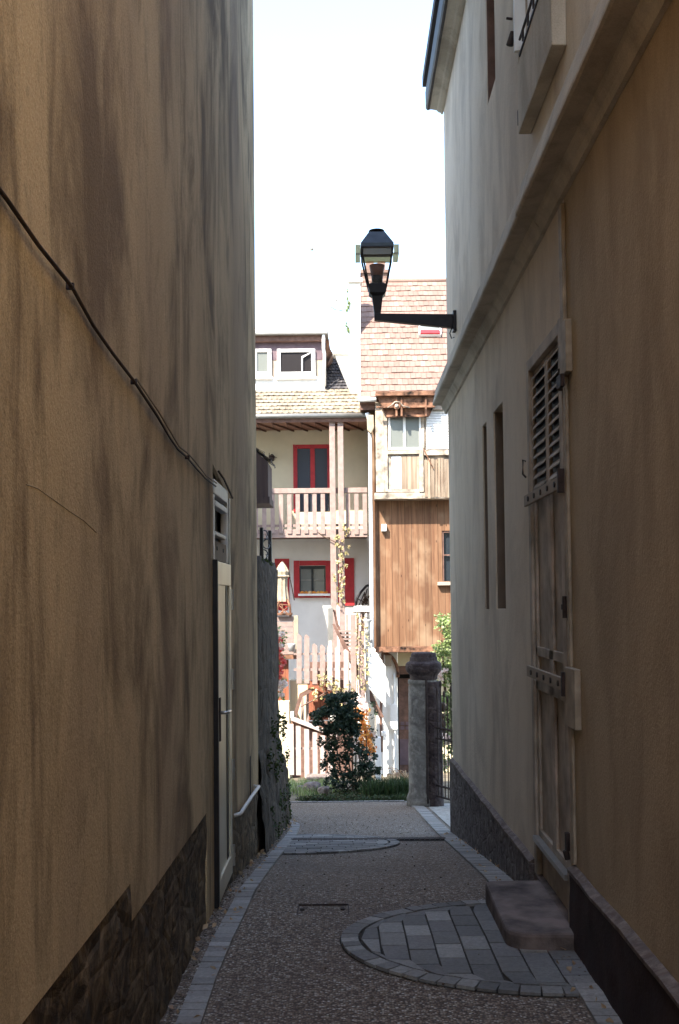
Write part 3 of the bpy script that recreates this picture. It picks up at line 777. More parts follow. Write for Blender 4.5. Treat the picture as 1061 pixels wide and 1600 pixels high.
def sq(prof, n=4): return MB().lathe((LX, LY, 0), [(r*s2 if n == 4 else r, z) for r, z in prof], n, ang0=Q)
build(sq([(.03, zz(501)), (.03, zz(489)), (.048, zz(466)), (.05, zz(464)), (.075, zz(460)), (.08, zz(447)), (.055, zz(444))]), 'stem', K['black'], sl, bevel=.003)
fr = MB()
for sx_ in (-1, 1):
    for sy_ in (-1, 1):
        fr.tube([(LX+sx_*.075, LY+sy_*.075, zz(452)), (LX+sx_*.135, LY+sy_*.135, zz(402)), (LX+sx_*.135, LY+sy_*.135, zz(388))], .009, 6)
build(fr, 'frame', K['black'], sl)
gl = sq([(.072, zz(450)), (.130, zz(404))]); gl.f = gl.f[:-2]; build(gl, 'glass', K['clear'], sl)
bd = MB(); h_ = .188; za, zb = zz(404), zz(388.5)
for sy_ in (-1, 1):
    bd.box(LX-.128, LX+.128, LY+sy_*.13-.003, LY+sy_*.13+.003, za, zz(394.5))
for sx_ in (-1, 1):
    for sy_ in (-1, 1): bd.box(LX+sx_*.15, LX+sx_*.19, LY+sy_*.12-.003, LY+sy_*.12+.003, za, zb)
    bd.box(LX+sx_*.192-.003, LX+sx_*.192+.003, LY-.13, LY+.13, za, zb)
build(bd, 'amber_panel', K['amber'], sl)
build(sq([(.148, zz(392)), (.148, zz(387)), (.072, zz(366)), (.06, zz(365))]), 'roof', K['lamproof'], sl)
build(sq([(.148, zz(394)), (.148, zz(391.9))]), 'roof_rim', K['black'], sl)
build(MB().lathe((LX, LY, 0), [(.035, zz(366)), (.04, zz(364)), (.075, zz(362)), (.07, zz(360.5)), (.03, zz(359.5))], 20), 'finial', K['black'], sl, smooth=True)
build(MB().lathe((LX, LY, 0), [(.046, zz(446)), (.053, zz(432))], 20), 'lamp_holder', K['black'], sl, smooth=True)
build(MB().lathe((LX, LY, 0), [(.0535, zz(431.9)), (.070, zz(415)), (.066, zz(415)), (.05, zz(431))], 20), 'lamp_shade', K['copperglass'], sl, smooth=True)

# ------------------------------------------------------------------ GATE PILLAR + GATE
PD = 14.9
pc = P(665, 1265, PD); px0 = P(665, 1150, PD).x
pz = lambda py: P(665, py, PD).z
gp = thing('gate_pillar', 'tall round stone gate pillar with a blackened moulded cap at the end of the alley', 'pillar', (px0, PD+.2, gz(PD)))
build(MB().lathe((px0-.02, PD+.2, 0), [(.235, gz(PD)-.1), (.23, pz(1250)), (.2, pz(1240)), (.2, pz(1165)), (.197, pz(1163.5)), (.195, pz(1162)), (.19, pz(1075)), (.183, pz(1071)), (.195, pz(1069)), (.195, pz(1065)), (.185, pz(1063))], 20), 'shaft', K['pillar'], gp, smooth=True)
m = MB().lathe((px0-.0, PD+.2, 0), [(.185, pz(1063)), (.19, pz(1056)), (.235, pz(1050)), (.245, pz(1046)), (.245, pz(1040)), (.235, pz(1037)), (.19, pz(1034)), (.185, pz(1028))], 24)
m.lathe((px0, PD+.2, 0), [(.175, pz(1037)), (.17, pz(1024)), (.16, pz(1021)), (.05, pz(1020))], 20)
build(m, 'capital', K['pillardark'], gp, bevel=.004)
m = MB(); m.lathe((px0+.085, PD+.13, 0), [(.16, gz(PD)-.1), (.155, pz(1240)), (.148, pz(1140)), (.14, pz(1066))], 18).box(px0+.1, px0+.225, PD+.16, PD+.5, gz(PD)-.1, pz(1070))
build(m, 'buttress', K['pillardark'], gp, bevel=.004)
m = MB().tube([(px0+.02, PD-.04, gz(PD)+.05), (px0+.015, PD-.04, pz(1060))], .016, 6); build(m, 'hinge_post', K['iron'], gp)
m = MB()
for k in range(7): m.blob((px0+.2+random.uniform(-.04,.05), PD+.15, pz(1115)+random.uniform(-.35,.3)), .06, .3, 7, 5, k+40)
build(m, 'vine_knot', K['stem'], gp, smooth=True)

gt = thing('iron_gate', 'low rusty wrought iron gate with vertical bars between the pillar and the right townhouse', 'gate', (1.3, 14.6, gz(14.6)))
A = Vector((px0+.14, PD-.02, 0)); B = Vector((1.75, 13.75, 0))
def gpt(t, z): q = A+(B-A)*t; return (q.x, q.y, z)
g0 = gz(14.5)
zr = [g0+.1, g0+.24, g0+.86, g0+1.0]
for z in zr: build(MB().tube([gpt(0, z), gpt(1, z)], .014, 6), 'rail', K['iron'], gt)
for k in range(15):
    t_ = .03+k/15
    hh = g0+1.45+.1*math.sin(k*1.7)
    m = MB().tube([gpt(t_, g0+.1), gpt(t_, hh)], .008, 5).blob(gpt(t_, hh+.03), (.018,.018,.05), .1, 6, 5, k)
    build(m, 'bar', K['iron'], gt)
for k in range(6):
    t_ = .1+k*.16; q = gpt(t_, g0+.93); m = MB(); pts = []
    for i in range(13):
        th = 2*math.pi*i/12; u = (B-A).normalized()*(.055*math.cos(th)); pts.append((q[0]+u.x, q[1]+u.y, q[2]+.055*math.sin(th)))
    m.tube(pts, .007, 5, cap=False); build(m, 'ring', K['iron'], gt)

# ------------------------------------------------------------------ GALLERY HOUSE
YW, YG = 24.78, 23.7
gh = thing('gallery_house', 'white rendered house with wooden gallery balcony, buff tiled roof and red window frames', 'house', (P(480,935,YW).x, YW, gz(YW)))
mw = lambda u, v, w: (u, YW+w, v)
def rect(px0, py0, px1, py1, d):
    mx, my = (px0+px1)/2, (py0+py1)/2
    return (P(px0,my,d).x, P(px1,my,d).x, P(mx,py1,d).z, P(mx,py0,d).z)
h1 = rect(461, 697, 515, 800, YW); h2 = rect(468, 884, 509, 926, YW)
m = MB(); uL, uR = P(250,935,YW).x, P(583,935,YW).x
zfl = P(480, 838, YW).z
holed(m, mw, uL, uR, zfl, P(480,655,YW).z+.6, [h1], .16)
build(m, 'wall', K['creamwall'], gh)
m = MB(); holed(m, mw, uL, uR, gz(YW)-.3, zfl-.001, [h2], .16)
build(m, 'wall', K['white'], gh)
m = MB().box(uL, uR, YW+.2, YW+4, gz(YW)-.3, 4.3); build(m, 'house_core', K['white'], gh)
# upper red door
o = build(MB().pb(461,697,464.5,765,YW-.01,.06).pb(511.5,697,515.5,765,YW-.01,.06).pb(464.6,697,511.4,700.5,YW-.01,.06).pb(485,700.6,492,765,YW-.012,.06), 'door', K['redpaint'], gh)
build(MB().pb(464.5,700,485,800,YW+.03,.03), 'door_panel', K['navy'], o); build(MB().pb(491.8,700,512,800,YW+.03,.03), 'door_panel', K['navy'], o)
fr_ = MB().pb(458.3,694.5,461,800,YW-.03,.05).pb(515.6,694.5,518,800,YW-.03,.05).pb(461.1,694.5,515.5,697,YW-.03,.05); build(fr_, 'door_surround', K['redpaint'], o)
# lower window
o = build(MB().pb(459,876,468,934,YW-.03,.06).pb(509,876,518,934,YW-.03,.06).pb(468.1,876,508.9,883.5,YW-.03,.06).pb(468.1,927,508.9,934,YW-.03,.06), 'window', K['redpaint'], gh)
build(MB().pb(468,884,509,927,YW+.09,.02), 'pane', K['glasspale'], o)
build(MB().pb(469,884,509,889,YW+.05,.03).pb(486.5,889.1,490,926,YW+.05,.03).pb(468.5,889.1,470,926,YW+.05,.03).pb(507,889.1,508.5,926,YW+.05,.03), 'casement', K['glass'], o)
build(MB().pb(470.1,905.5,486.4,907,YW+.055,.02).pb(490.1,905.5,506.9,907,YW+.055,.02), 'glazing_bar', K['zinc'], o)
build(MB().pb(466,927.5,516,931,YW-.16,.13), 'sill', K['offwhite'], o)
m = MB()
for i in range(7): q = P(472+i*6.2, 926, YW-.12); m.blob(q, (.05,.04,.035), .3, 7, 5, i)
build(m, 'flower_row', K['petalorange'], o)
# shutters beside it
for a, b, c_, d_ in ((429.5,873,452,946),(528,872,553.5,946)):
    o = build(MB().pb(a,c_ if False else b,c_,d_,YW-.04,.035), 'shutter', K['redpaint'], gh)
    m = MB(); 
    for k in range(1, 4): xq = a+(c_-a)*k/4; m.pb(xq-.3, b+1, xq+.3, d_-1, YW-.043, .004)
    m.pb(a+1, b+8, c_-1, b+11, YW-.055, .016).pb(a+1, d_-12, c_-1, d_-9, YW-.055, .016)
    build(m, 'batten', K['redpaint'], o)
# wall lantern on the upper wall
q = P(425, 716, YW-.1); o = build(MB().lathe((q.x, q.y-.02, q.z-.07), [(.03,0),(.055,.02),(.06,.09),(.075,.1),(.02,.16)], 10), 'wall_lantern', K['iron'], gh)
build(MB().tube([(q.x, YW, q.z+.04), (q.x, q.y-.02, q.z+.06)], .012, 6).tube([(q.x-.11, q.y, q.z+.01), (q.x+.11, q.y, q.z+.01)], .008, 6).tube([(q.x-.06, q.y, q.z-.03), (q.x-.06, q.y, q.z+.12)], .008, 6), 'bracket', K['iron'], o)
# balcony
fl = MB().box(uL, P(574,835,YG).x, YG+.06, YW-.001, P(480,838,YG).z, P(480,833,YG).z); build(fl, 'balcony_floor', K['brown'], gh)
build(MB().box(uL, P(574,830,YG).x, YG, YG+.055, P(480,840,YG).z, P(480,827,YG).z), 'balcony_beam', K['picket'], gh, bevel=.006)
build(MB().box(uL, P(574,768,YG).x, YG-.04, YG+.07, P(480,771,YG).z, P(480,763,YG).z), 'handrail', K['picket'], gh, bevel=.008)
build(MB().box(uL, P(574,768,YG).x, YG+.015, YG+.045, P(480,823,YG).z, P(480,819,YG).z), 'bottom_rail', K['picket'], gh)
pk = []
x_ = 396.5
while x_ < 572:
    if not (515 < x_+3.5 < 541):
        w_ = 6.6
        pk.append(build(MB().pb(x_, 771.5, x_+w_, 834+random.uniform(-1,1), YG-.025, .022), 'picket', K['picket'], gh))
    x_ += 13.1
for a, b in ((516.5, 525.5), (529.5, 538.5)):
    build(MB().pb(a, 657, b, 1105, YG-.17, .14), 'post', K['picket'], gh, bevel=.008)
# soffit, gutter, roof
e0, e1 = P(250,650,YG-.2), P(574,650,YG-.2)
zs = P(480,661,YG).z
m = MB(); m.add([(uL, YG-.15, zs), (e1.x, YG-.15, zs), (e1.x, YW, P(480,672,YW).z), (uL, YW, P(480,672,YW).z)], [(3,2,1,0)])
o = build(m, 'soffit', m_planks('soffit_boards', (.3,.17,.12), (.38,.23,.17), (.25,.13,.1), 'x', .31), gh)
m = MB()
for k in range(14):
    xk = uR-.35-k*.31; m.box(xk-.02, xk+.02, YG-.1, YW-.01, zs-.06, zs-.0); 
m2 = MB()
for k in range(16):
    xk = uR-.2-k*.31
    m2.poly([(xk-.4, YG-.12, zs-.008), (xk-.37, YG-.12, zs-.008), (xk+.03, YW-.02, P(480,672,YW).z-.008), (xk, YW-.02, P(480,672,YW).z-.008)], (0,0,-.03))
build(m2, 'soffit_batten', K['brown'], gh)
build(MB().box(uL, e1.x, YG-.2, YG-.16, P(480,661,YG).z, P(480,654,YG).z), 'fascia', K['brown'], gh)
build(MB().tube([(uL, YG-.26, P(480,653,YG).z), (e1.x+.05, YG-.26, P(480,653,YG).z)], .055, 10), 'gutter', K['zinc'], gh, smooth=True)
def tiles(bl, br, tr_, tl, rows, cols, seed=0, lift=.03, wav=.0):
    rn = random.Random(seed); m = MB()
    bl, br, tr_, tl = map(Vector, (bl, br, tr_, tl))
    nrm = (br-bl).cross(tl-bl).normalized()
    B_ = lambda u, v: (bl*(1-u)+br*u)*(1-v)+(tl*(1-u)+tr_*u)*v
    for j in range(rows):
        off = .5*(j % 2)
        for i in range(-1, cols):
            u0, u1 = max(0, (i+off+.02)/cols), min(1, (i+off+.98)/cols)
            if u1-u0 < .2/cols: continue
            jr = rn.uniform(-.04, .04)/rows
            v0, v1 = (j)/rows+jr, min(1.02, (j+1.25)/rows)
            l0 = lift*(1+rn.uniform(-.25, .35)); th = nrm*.012
            q = [B_(u0, v0)+nrm*l0, B_(u1, v0)+nrm*l0*(1+rn.uniform(-.15,.15)), B_(u1, v1)+nrm*.008, B_(u0, v1)+nrm*.008]
            if wav:
                md_ = (q[0]+q[1])/2 - nrm*wav; mu = (q[2]+q[3])/2 - nrm*wav*.6
                m.add([q[0], md_, q[1], q[2], mu, q[3], q[0]-th*1.8, md_-th*1.5, q[1]-th*1.8], [(0,1,4,5),(1,2,3,4),(6,7,1,0),(7,8,2,1)])
            else:
                m.add([q[0]-nrm*.022, q[1]-nrm*.022, q[0], q[1], q[2], q[3]], [(0,1,3,2),(2,3,4,5)])
    return m
rb = [P(390,649,YG-.25), P(575,651,YG-.25), P(560,608,24.82), P(390,608,24.82)]
z_ = [Vector(q) for q in rb]; z_[0].x = z_[3].x = uL; z_[0].z = z_[1].z; z_[3].z = z_[2].z
o = build(MB().poly(z_, (0, .03, -.1)), 'roof', K['brown'], gh)
build(tiles(z_[0], z_[1], z_[2], z_[3], 8, 40, 1, .035, .012), 'tiles', K['tile_b'], o)
q4 = [P(498,614,24.68), P(549,614,24.68), P(527,552,26.4), P(498,552,26.4)]
o = build(MB().poly(q4, (0, .03, -.1)), 'roof', K['tile_d'], gh); build(tiles(*q4, 13, 8, 2, .035, .014), 'tiles', K['tile_d'], o)
# party wall / chimney stack in white
build(MB().ppoly([(545,440),(563,440),(564,628),(553,624),(548,613),(523,553),(545,553)], 24.62, .3).ppoly([(519,548),(545,548),(545,552.8),(521,552.8)], 24.55, .5), 'party_wall', K['white'], gh)
build(MB().pb(543,434,566,440,24.55,.45), 'chimney', K['white'], gh)
q = P(547, 424, 24.8); build(MB().lathe((q.x, q.y, q.z-.13), [(.1,0),(.17,.05),(.19,.13),(.14,.22),(.03,.26)], 16), 'chimney_cowl', K['offwhite'], gh, smooth=True)
q = P(519, 460, 24.7)
ds = MB(); n_ = 20; rr = .24; ds.v.append((q.x, q.y+.05, q.z))
for j, (rf, dy) in enumerate(((.5, .035), (1, 0))):
    for k in range(n_):
        th = 2*math.pi*k/n_; ds.v.append((q.x+rr*.88*rf*math.cos(th), q.y+dy, q.z+rr*rf*math.sin(th)))
for k in range(n_): ds.f.append((0, 1+k, 1+(k+1)%n_)); ds.f.append((1+k, 1+n_+k, 1+n_+(k+1)%n_, 1+(k+1)%n_))
o = build(ds, 'satellite_dish', K['offwhite'], gh, smooth=True); sm = o.modifiers.new('solid', 'SOLIDIFY'); sm.thickness = .012
a_ = P(519,481,24.5); b_ = P(545,482,24.7)
build(MB().tube([P(520,470,24.6), P(518,480,24.3), P(524,484,24.45), P(534,485,24.6), b_], .012, 6).tube([P(527,466,24.6), P(526,470,24.4)], .02, 6), 'dish_arm', K['zinc'], o)
m = MB()
for px_, py_ in ((543,468),(545,473),(544,480),(542,485),(541,507),(543,513),(544,517),(543,455)): m.leaves(P(px_, py_, 24.58), (.03,.03,.06), 26, .05, .5, px_+py_)
build(m, 'climber', K['leafbright'], gh)
# aerial far above the roofs
t = thing('roof_aerial', 'thin television aerial standing above the roofline against the sky', 'aerial', P(488, 520, 27))
q = P(488, 384, 27)
build(MB().tube([P(488, 520, 27), q], .004, 5), 'mast', K['offwhite'], t)
build(MB().tube([P(481,388,27), P(497,384,27)], .007, 5).blob(P(487,389,27), .045, .2, 6, 5, 1).tube([P(484,380,27), P(484,392,27)], .005, 4), 'element', K['zinc'], t)
# dormer
YD = 24.8
dm = build(MB().pb(330,563,507,590,YD,1.4), 'dormer', K['beige'], gh)
build(MB().pb(330,533.5,507,562.9,YD-.01,1.4), 'dormer_cladding', K['violet'], dm)
build(MB().pb(330,590.1,507.5,611,YD-.03,1.3), 'dormer_apron', K['offwhite'], dm)
build(MB().pb(330,523,509,533.4,YD-.14,1.7), 'dormer_fascia', K['brown'], dm, bevel=.01)
build(MB().pb(330,518,513,522.9,YD-.25,2.0), 'dormer_gutter', K['zinc'], dm, bevel=.02)
build(MB().poly([P(330,516,YD-.2), P(514,517,YD-.2), P(514,512.5,YD+1.6), P(330,512.5,YD+1.6)], (0,0,.02)), 'dormer_roof', K['white'], dm)
build(MB().tube([P(330,513,YD-.1), P(514,513,YD-.1)], .012, 6), 'snow_rail', K['violet'], dm)
build(MB().tube([P(505.5,520,YD-.2), P(505.5,545,YD-.12), P(507,552,YD-.08), P(507,603,YD-.12)], .035, 8), 'dormer_downpipe', K['offwhite'], dm, smooth=True)
build(MB().ppoly([(509,524),(513,522),(516,545),(520,552),(512,566),(508,566)], YD+.3, .8), 'dormer_cheek', K['rot'], dm)
for a, b, open_ in ((396,424,False),(433,492.5,True)):
    mt = K['glassdark'] if open_ else K['glasspale']
    w_ = build(MB().pb(a,545,a+5.5,588,YD-.07,.06).pb(b-6,545,b,588,YD-.07,.06).pb(a+5.6,545,b-6.1,550,YD-.07,.06).pb(a+5.6,581,b-6.1,588,YD-.07,.06), 'window', K['offwhite'], gh, bevel=.006)
    build(MB().pb(a+5.5,550,b-6,581,YD-.035,.02), 'pane', mt, w_)
    if open_:
        build(MB().ppoly([(471,557),(484,551),(486,551),(473,559),(473,581),(471,581)], YD-.09, .03), 'casement', K['offwhite'], w_)
    build(MB().pb(a-2,588.1,b+2,592,YD-.1,.08), 'sill', K['offwhite'], w_)
# downpipe between the two houses
build(MB().tube([P(573,645,YG-.35), P(578,660,YG-.3), P(578.5,700,YG-.3), P(581,960,YG-.3), P(582,1045,YG-.3)], .042, 10), 'downpipe', K['pipe'], gh, smooth=True)
build(MB().ppoly([(573,648),(584,648),(585,668),(580,678),(574,672)], YG-.45, .12), 'rainwater_head', K['cloth'], gh, bevel=.02)

# climber on the gallery posts
t = thing('climbing_vine', 'pale yellowing vine climbing the double post of the gallery balcony', 'vine', P(532, 945, 23.4))
m = MB(); rn = random.Random(5)
for k in range(46):
    py_ = 822+k*2.7+rn.uniform(-3,3); px_ = 533+rn.uniform(-7,8)+(6 if py_ < 900 else 2)*math.sin(k*.6)
    if k > 30: px_ -= 4
    m.leaves(P(px_, py_, 23.42), (.045,.05,.05), 9 if py_ < 900 else 6, .06, .6, k)
build(m, 'leaves', K['leafpale'], t)
build(MB().tube([P(536,950,23.45), P(531,915,23.45), P(536,880,23.45), P(530,850,23.45), P(505,838,23.5), P(497,832,23.5)], .012, 5), 'stem', K['stem'], t)

# ------------------------------------------------------------------ TIMBER HOUSE
YT = 23.6; YB = 23.22
xl, xr = P(583,900,YT).x, P(790,900,YT).x
th_ = thing('timber_house', 'house clad in reddish vertical boards with a weathered glazed bay and pink tiled roof', 'house', ((xl+xr)/2, YT, gz(YT)))
hwn = rect(691, 829, 740, 908, YT)
m = MB(); holed(m, lambda u, v, w: (u, YT+w, v), xl, xr, P(640,1010,YT).z, P(640,640,YT).z, [hwn], .2)
zb_, zt_ = P(640,1010,YT).z, P(640,640,YT).z
m.add([(xl,YT,zb_),(xl,YT+4,zb_),(xl,YT+4,zt_),(xl,YT,zt_)], [(3,2,1,0)][:1]); m.add([(xl,YT,zb_),(xr,YT,zb_),(xr,YT+4,zb_),(xl,YT+4,zb_)], [(0,1,2,3)])
build(m, 'cladding', K['wood'], th_)
o = build(MB().pb(691.3,829.3,693.5,908,YT+.02,.05).pb(693.6,829.3,740,832,YT+.02,.05).pb(693.6,866,740,868,YT+.02,.05), 'window', K['brown'], th_)
build(MB().pb(690,828,742,909,YT+.1,.03), 'pane', K['glass'], o)
build(MB().pb(684,909,742,914.5,YT-.12,.11), 'sill', K['beige'], o, bevel=.006)
build(MB().pb(596,819,604,830,YT-.12,.119), 'lamp_box', K['offwhite'], th_, bevel=.01)
build(MB().pb(583,1010.2,741,1019,YT-.05,.3), 'sill_beam', K['rot'], th_, bevel=.01)
# roof
re = [P(562,624,YT-.45), P(563,624,YT-.45), P(563,441,26.1), P(562,441,26.1)]
e_l, r_l = P(562,622,YT-.45), P(562,441,26.05)
e_r, r_r = Vector((e_l.x+3.2, e_l.y, e_l.z)), Vector((r_l.x+3.2, r_l.y, r_l.z))
r_l.x = e_l.x+.05
rf = build(MB().poly([e_l, e_r, r_r, r_l], (0, .1, -.12)), 'roof', K['brown'], th_)
build(tiles(e_l, e_r, r_r, r_l, 21, 28, 4, .027), 'tiles', K['tile_p'], rf)
m = MB(); m.tube([r_l+Vector((0,0,.02)), r_r+Vector((0,0,.02))], .06, 8); build(m, 'ridge_tiles', K['tile_p'], rf, smooth=True)
build(MB().poly([e_l+Vector((-.03,0,-.05)), e_l+Vector((-.03,0,.06)), r_l+Vector((-.03,0,.06)), r_l+Vector((-.03,0,-.05))], (.045,0,0)), 'verge_board', K['white'], rf)
build(MB().poly([e_l, r_l, Vector((r_l.x, r_l.y, e_l.z))], (.12,0,0)), 'gable', K['white'], th_)
d_ = 24.05
def on_roof(px, py):   # distance at which a sight line meets the roof plane
    n_ = (e_r-e_l).cross(r_l-e_l); v = P(px, py, 1.0); return v*((n_.dot(e_l))/n_.dot(v))
cs = [on_roof(*q) for q in ((654,528),(689,528),(689,510),(654,510))]
nr = (e_r-e_l).cross(r_l-e_l).normalized()
rw = MB(); rw.poly([q+nr*.03 for q in cs], nr*.07); o = build(rw, 'roof_window', K['offwhite'], rf)
cs = [on_roof(*q) for q in ((657,525),(686,525),(686,513),(657,513))]; build(MB().poly([q+nr*.1 for q in cs], nr*.01), 'pane', K['glasspale'], rf)
cs = [on_roof(*q) for q in ((656,528),(687,528),(687,523),(656,523))]; build(MB().poly([q+nr*.1 for q in cs], nr*.03), 'frame', K['redpaint'], rf)
ch = MB().pb(566,426,606,452,26.2,.6).pb(563,421,609,426,26.15,.7); build(ch, 'chimney', K['tile_p'], rf)
for px_ in (572, 590): build(MB().pb(px_,408,px_+12,420.9,26.3,.25), 'chimney_pot', K['tile_p'], rf)
build(MB().tube([e_l+Vector((-.03,-.04,-.04)), Vector((P(587,624,YT).x, e_l.y-.04, e_l.z-.04))], .05, 8), 'gutter', K['offwhite'], rf, smooth=True)
build(MB().pb(563,628,592,640,YT-.3,.5), 'eave_bracket', K['brown'], rf)
# glazed bay
bx0, bx1 = 587, 790
by = build(MB().pb(590,640,bx1,777,YB+.04,YT-YB-.05), 'bay', K['bayside'], th_)
build(MB().pb(585,769,bx1,779,YB,YT-YB+.02), 'bay_floor', K['bayside'], by, bevel=.01)
build(MB().pb(587,625,600,768.9,YB-.01,.05).pb(600.1,641,605.5,768.9,YB-.005,.045), 'corner_post', K['bayside'], by, bevel=.006)
build(MB().pb(655,700,662,768.9,YB-.02,.055).pb(658.5,650,663,699.9,YB-.01,.045), 'bay_post', K['bayside'], by, bevel=.006)
w_ = build(MB().pb(607,650,610,703,YB,.035).pb(655,650,658,703,YB,.035).pb(630,650,634,703,YB-.004,.04).pb(610.1,699,629.9,703,YB,.035).pb(634.1,699,654.9,703,YB,.035), 'bay_window', K['offwhite'], by)
build(MB().pb(609,646,656,700,YB+.02,.015), 'bay_pane', K['glasspale'], by)
build(MB().pb(605.6,704,655,709.5,YB-.03,.07), 'bay_sill', K['bayside'], by, bevel=.006)
build(MB().pb(612,713,627,764,YB+.015,.02), 'grey_panel', K['offwhite'], by)
build(MB().pb(627.2,712,654.8,766,YB+.01,.025), 'board_panel', K['weather'], by)
build(MB().pb(605.6,764.5,655,768.8,YB-.0,.04), 'bottom_board', K['bayside'], by)
m = MB()
for k in range(15): m.ppoly([(667,642.5+k*4),(742,642.5+k*4),(742,645.6+k*4),(667,645.6+k*4)], YB-.02-.0*k, .02)
sh_ = build(MB().pb(666,641,742,702,YB+.005,.03), 'shutter', K['offwhite'], by); 
build(m, 'shutter_slat', K['offwhite'], by)
build(MB().pb(663.1,703,742,711,YB-.05,.09), 'ledge', K['bayside'], by, bevel=.006)
m = MB(); rn = random.Random(8); x_ = 663.5
while x_ < 742:
    w_ = rn.uniform(4.5, 6.8); m.pb(x_, 717+rn.uniform(-2,1.5), x_+w_-.7, 777+rn.uniform(-1,2), YB-.02+rn.uniform(-.01,.012), .02); x_ += w_
build(m, 'old_boards', K['weather'], by)
build(MB().tube([P(662,702,YB-.06), P(677,732,YB-.05)], .012, 5), 'stay_rod', K['rot'], by)
# rotten console above the bay
cn = MB()
cn.pb(587,611,684,618,YB-.32,.6)
co_ = build(cn, 'bay_roof', K['rot'], by, bevel=.01)
m = MB(); m.ppoly([(590,619),(682,618),(680,634),(598,637)], YB-.22, .3).ppoly([(597,637),(678,634),(672,648),(605,651)], YB-.14, .2)
m.pb(588,634,680,637,YB-.25,.05).pb(604,648,670,651.5,YB-.17,.05)
for px_ in (618, 626, 664): m.pb(px_,620,px_+3,650,YB-.26,.06)
q = P(620,634,YB-.28); m.tube([(q.x, q.y, q.z), (q.x, q.y+.15, q.z)], .075, 12)
build(m, 'carved_beam', K['rot'], by, bevel=.006)
q = P(620,634,YB-.3); build(MB().tube([(q.x, q.y, q.z), (q.x, q.y+.03, q.z)], .04, 12).tube([P(606,637,YB-.3),P(612,633,YB-.3),P(617,628,YB-.3),P(624,628,YB-.3),P(629,634,YB-.3),P(640,637,YB-.3)], .014, 6), 'carved_scroll', K['bayside'], by, smooth=True)
build(MB().pb(665,630,700,640,YB-.1,.2), 'eave_board', K['beige'], by)
# undercroft
YU = 24.1
m = MB().pb(588,1019.3,622,1230,YU,.4); build(m, 'pier', K['white'], th_, bevel=.01)
build(MB().pb(622.3,1019.3,742,1040,YU+.25,.3), 'lintel', K['creamwall'], th_)
build(MB().pb(622.3,1040.2,660,1240,YU+.6,.05), 'cellar_door', K['dark'], th_)
o = build(MB().pb(622.3,1040.2,742,1053,YU+.3,.2), 'lintel', K['brown'], th_)
build(MB().pb(660,1040.2,742,1240,YU+.3,.3), 'undercroft_wall', K['creamwall'], th_)
o = build(MB().pb(624,1060,658,1240,YU+.55,.04), 'cellar_door', K['brown'], th_)
m = MB()
for r_ in range(2):
    for c2 in range(2): m.pb(626+c2*8,1128+r_*7,632+c2*8,1133+r_*7,YU+.53,.015)
m.pb(625,1155,641,1195,YU+.53,.015)
build(m, 'pane', K['violet'], o)
pts = [P(600,1020,YU-.05)]+[P(602+20*math.sin(a_), 1056-34*math.cos(a_), YU-.05) for a_ in [R(x) for x in range(10, 95, 12)]]
build(MB().tube(pts, .04, 6), 'curved_brace', K['rot'], th_, smooth=True)
build(MB().pb(602,1024,612,1041,YU-.12,.119), 'meter_box', K['beige'], th_, bevel=.006)
build(MB().tube([P(616,1052,YU-.05), P(617,1140,YU-.05), P(617,1205,YU-.05)], .02, 6), 'pipe', K['pipe'], th_)
build(MB().tube([P(598,1010,YU-.1), P(597,1060,YU-.3), P(595,1120,YU-.3), P(597,1175,YU-.3)], .03, 8), 'pipe', K['brown'], th_)

# ------------------------------------------------------------------ STAIRCASE with pickets
sT = thing('wooden_staircase', 'pinkish brown wooden staircase with picket railing in front of the gallery house', 'staircase', P(520, 1200, 22.6))
YS = 22.5
def board(name, px0, py0, px1, py1, d, t=.025, mat='picket', par=None, bev=0): return build(MB().pb(px0,py0,px1,py1,d,t), name, K[mat], par or sT, bevel=bev)
for x_, a, b in ((463.5,991,1068),(475.5,992,1068),(488,1006,1069),(500,1008,1070),(511.5,1008,1078),(523.5,1011,1083),(537,1015,1090)):
    m = MB(); w_ = 7.8
    m.ppoly([(x_, a+2), (x_+w_*.3, a-1), (x_+w_, a+3), (x_+w_, b), (x_, b)], YS, .022); build(m, 'picket', K['picketlit' if x_ > 505 else 'picket'], sT)  # right-hand pickets take the sunlit copy of the paint
for a, b in ((1020, 1023), (1044, 1048)): board('rail', 459, a, 552, b, YS+.03, .04)
board('post', 548, 960, 556.5, 1092, YS-.06, .1, 'picket', None, .006)
board('post', 560, 985, 570, 1098, YS-.12, .1, 'picket', None, .006)
board('post', 571, 972, 577, 1100, YS+.05, .1, 'offwhite', None, .006)
# upper return flight: grey post, arched guard, steps
board('post', 512.5, 950, 520.5, 1001, YS+.5, .05, 'zinc')
build(MB().tube([P(517,952,YS+.6), P(523,955,YS+.6), P(527,975,YS+.6), P(532,990,YS+.6), P(545,1012,YS+.6)], .03, 6), 'guard', K['brown'], sT, smooth=True)
for k in range(6):
    board('step', 522+k*5, 985+k*6, 552+k*4, 988+k*6, YS+.35, .3, 'picket')
build(MB().ppoly([(519,975),(523,975),(560,1040),(600,1120),(594,1124),(553,1050)], YS+.2, .04), 'stringer', K['brown'], sT)
for k in range(5):
    x_ = 576+k*5.4; t_ = k*9
    m = MB().ppoly([(x_, 1003+t_*.9), (x_+5, 1005+t_), (x_+5, 1080+t_*.7), (x_, 1075+t_*.6)], YS-.2, .022); build(m, 'picket', K['offwhite'], sT)
for x_ in (540.5, 564, 556.5): board('picket', x_, 960, x_+4.5, 1010, YS+.45)
board('rail', 553, 947, 577, 956, YS+.2, .06, 'offwhite', None, .006)
board('rail', 551, 956.5, 576, 958.5, YS+.25, .06, 'rot')
for x_ in (557.5, 566): board('picket', x_, 958.6, x_+3, 1000, YS+.3, .03, 'rot')
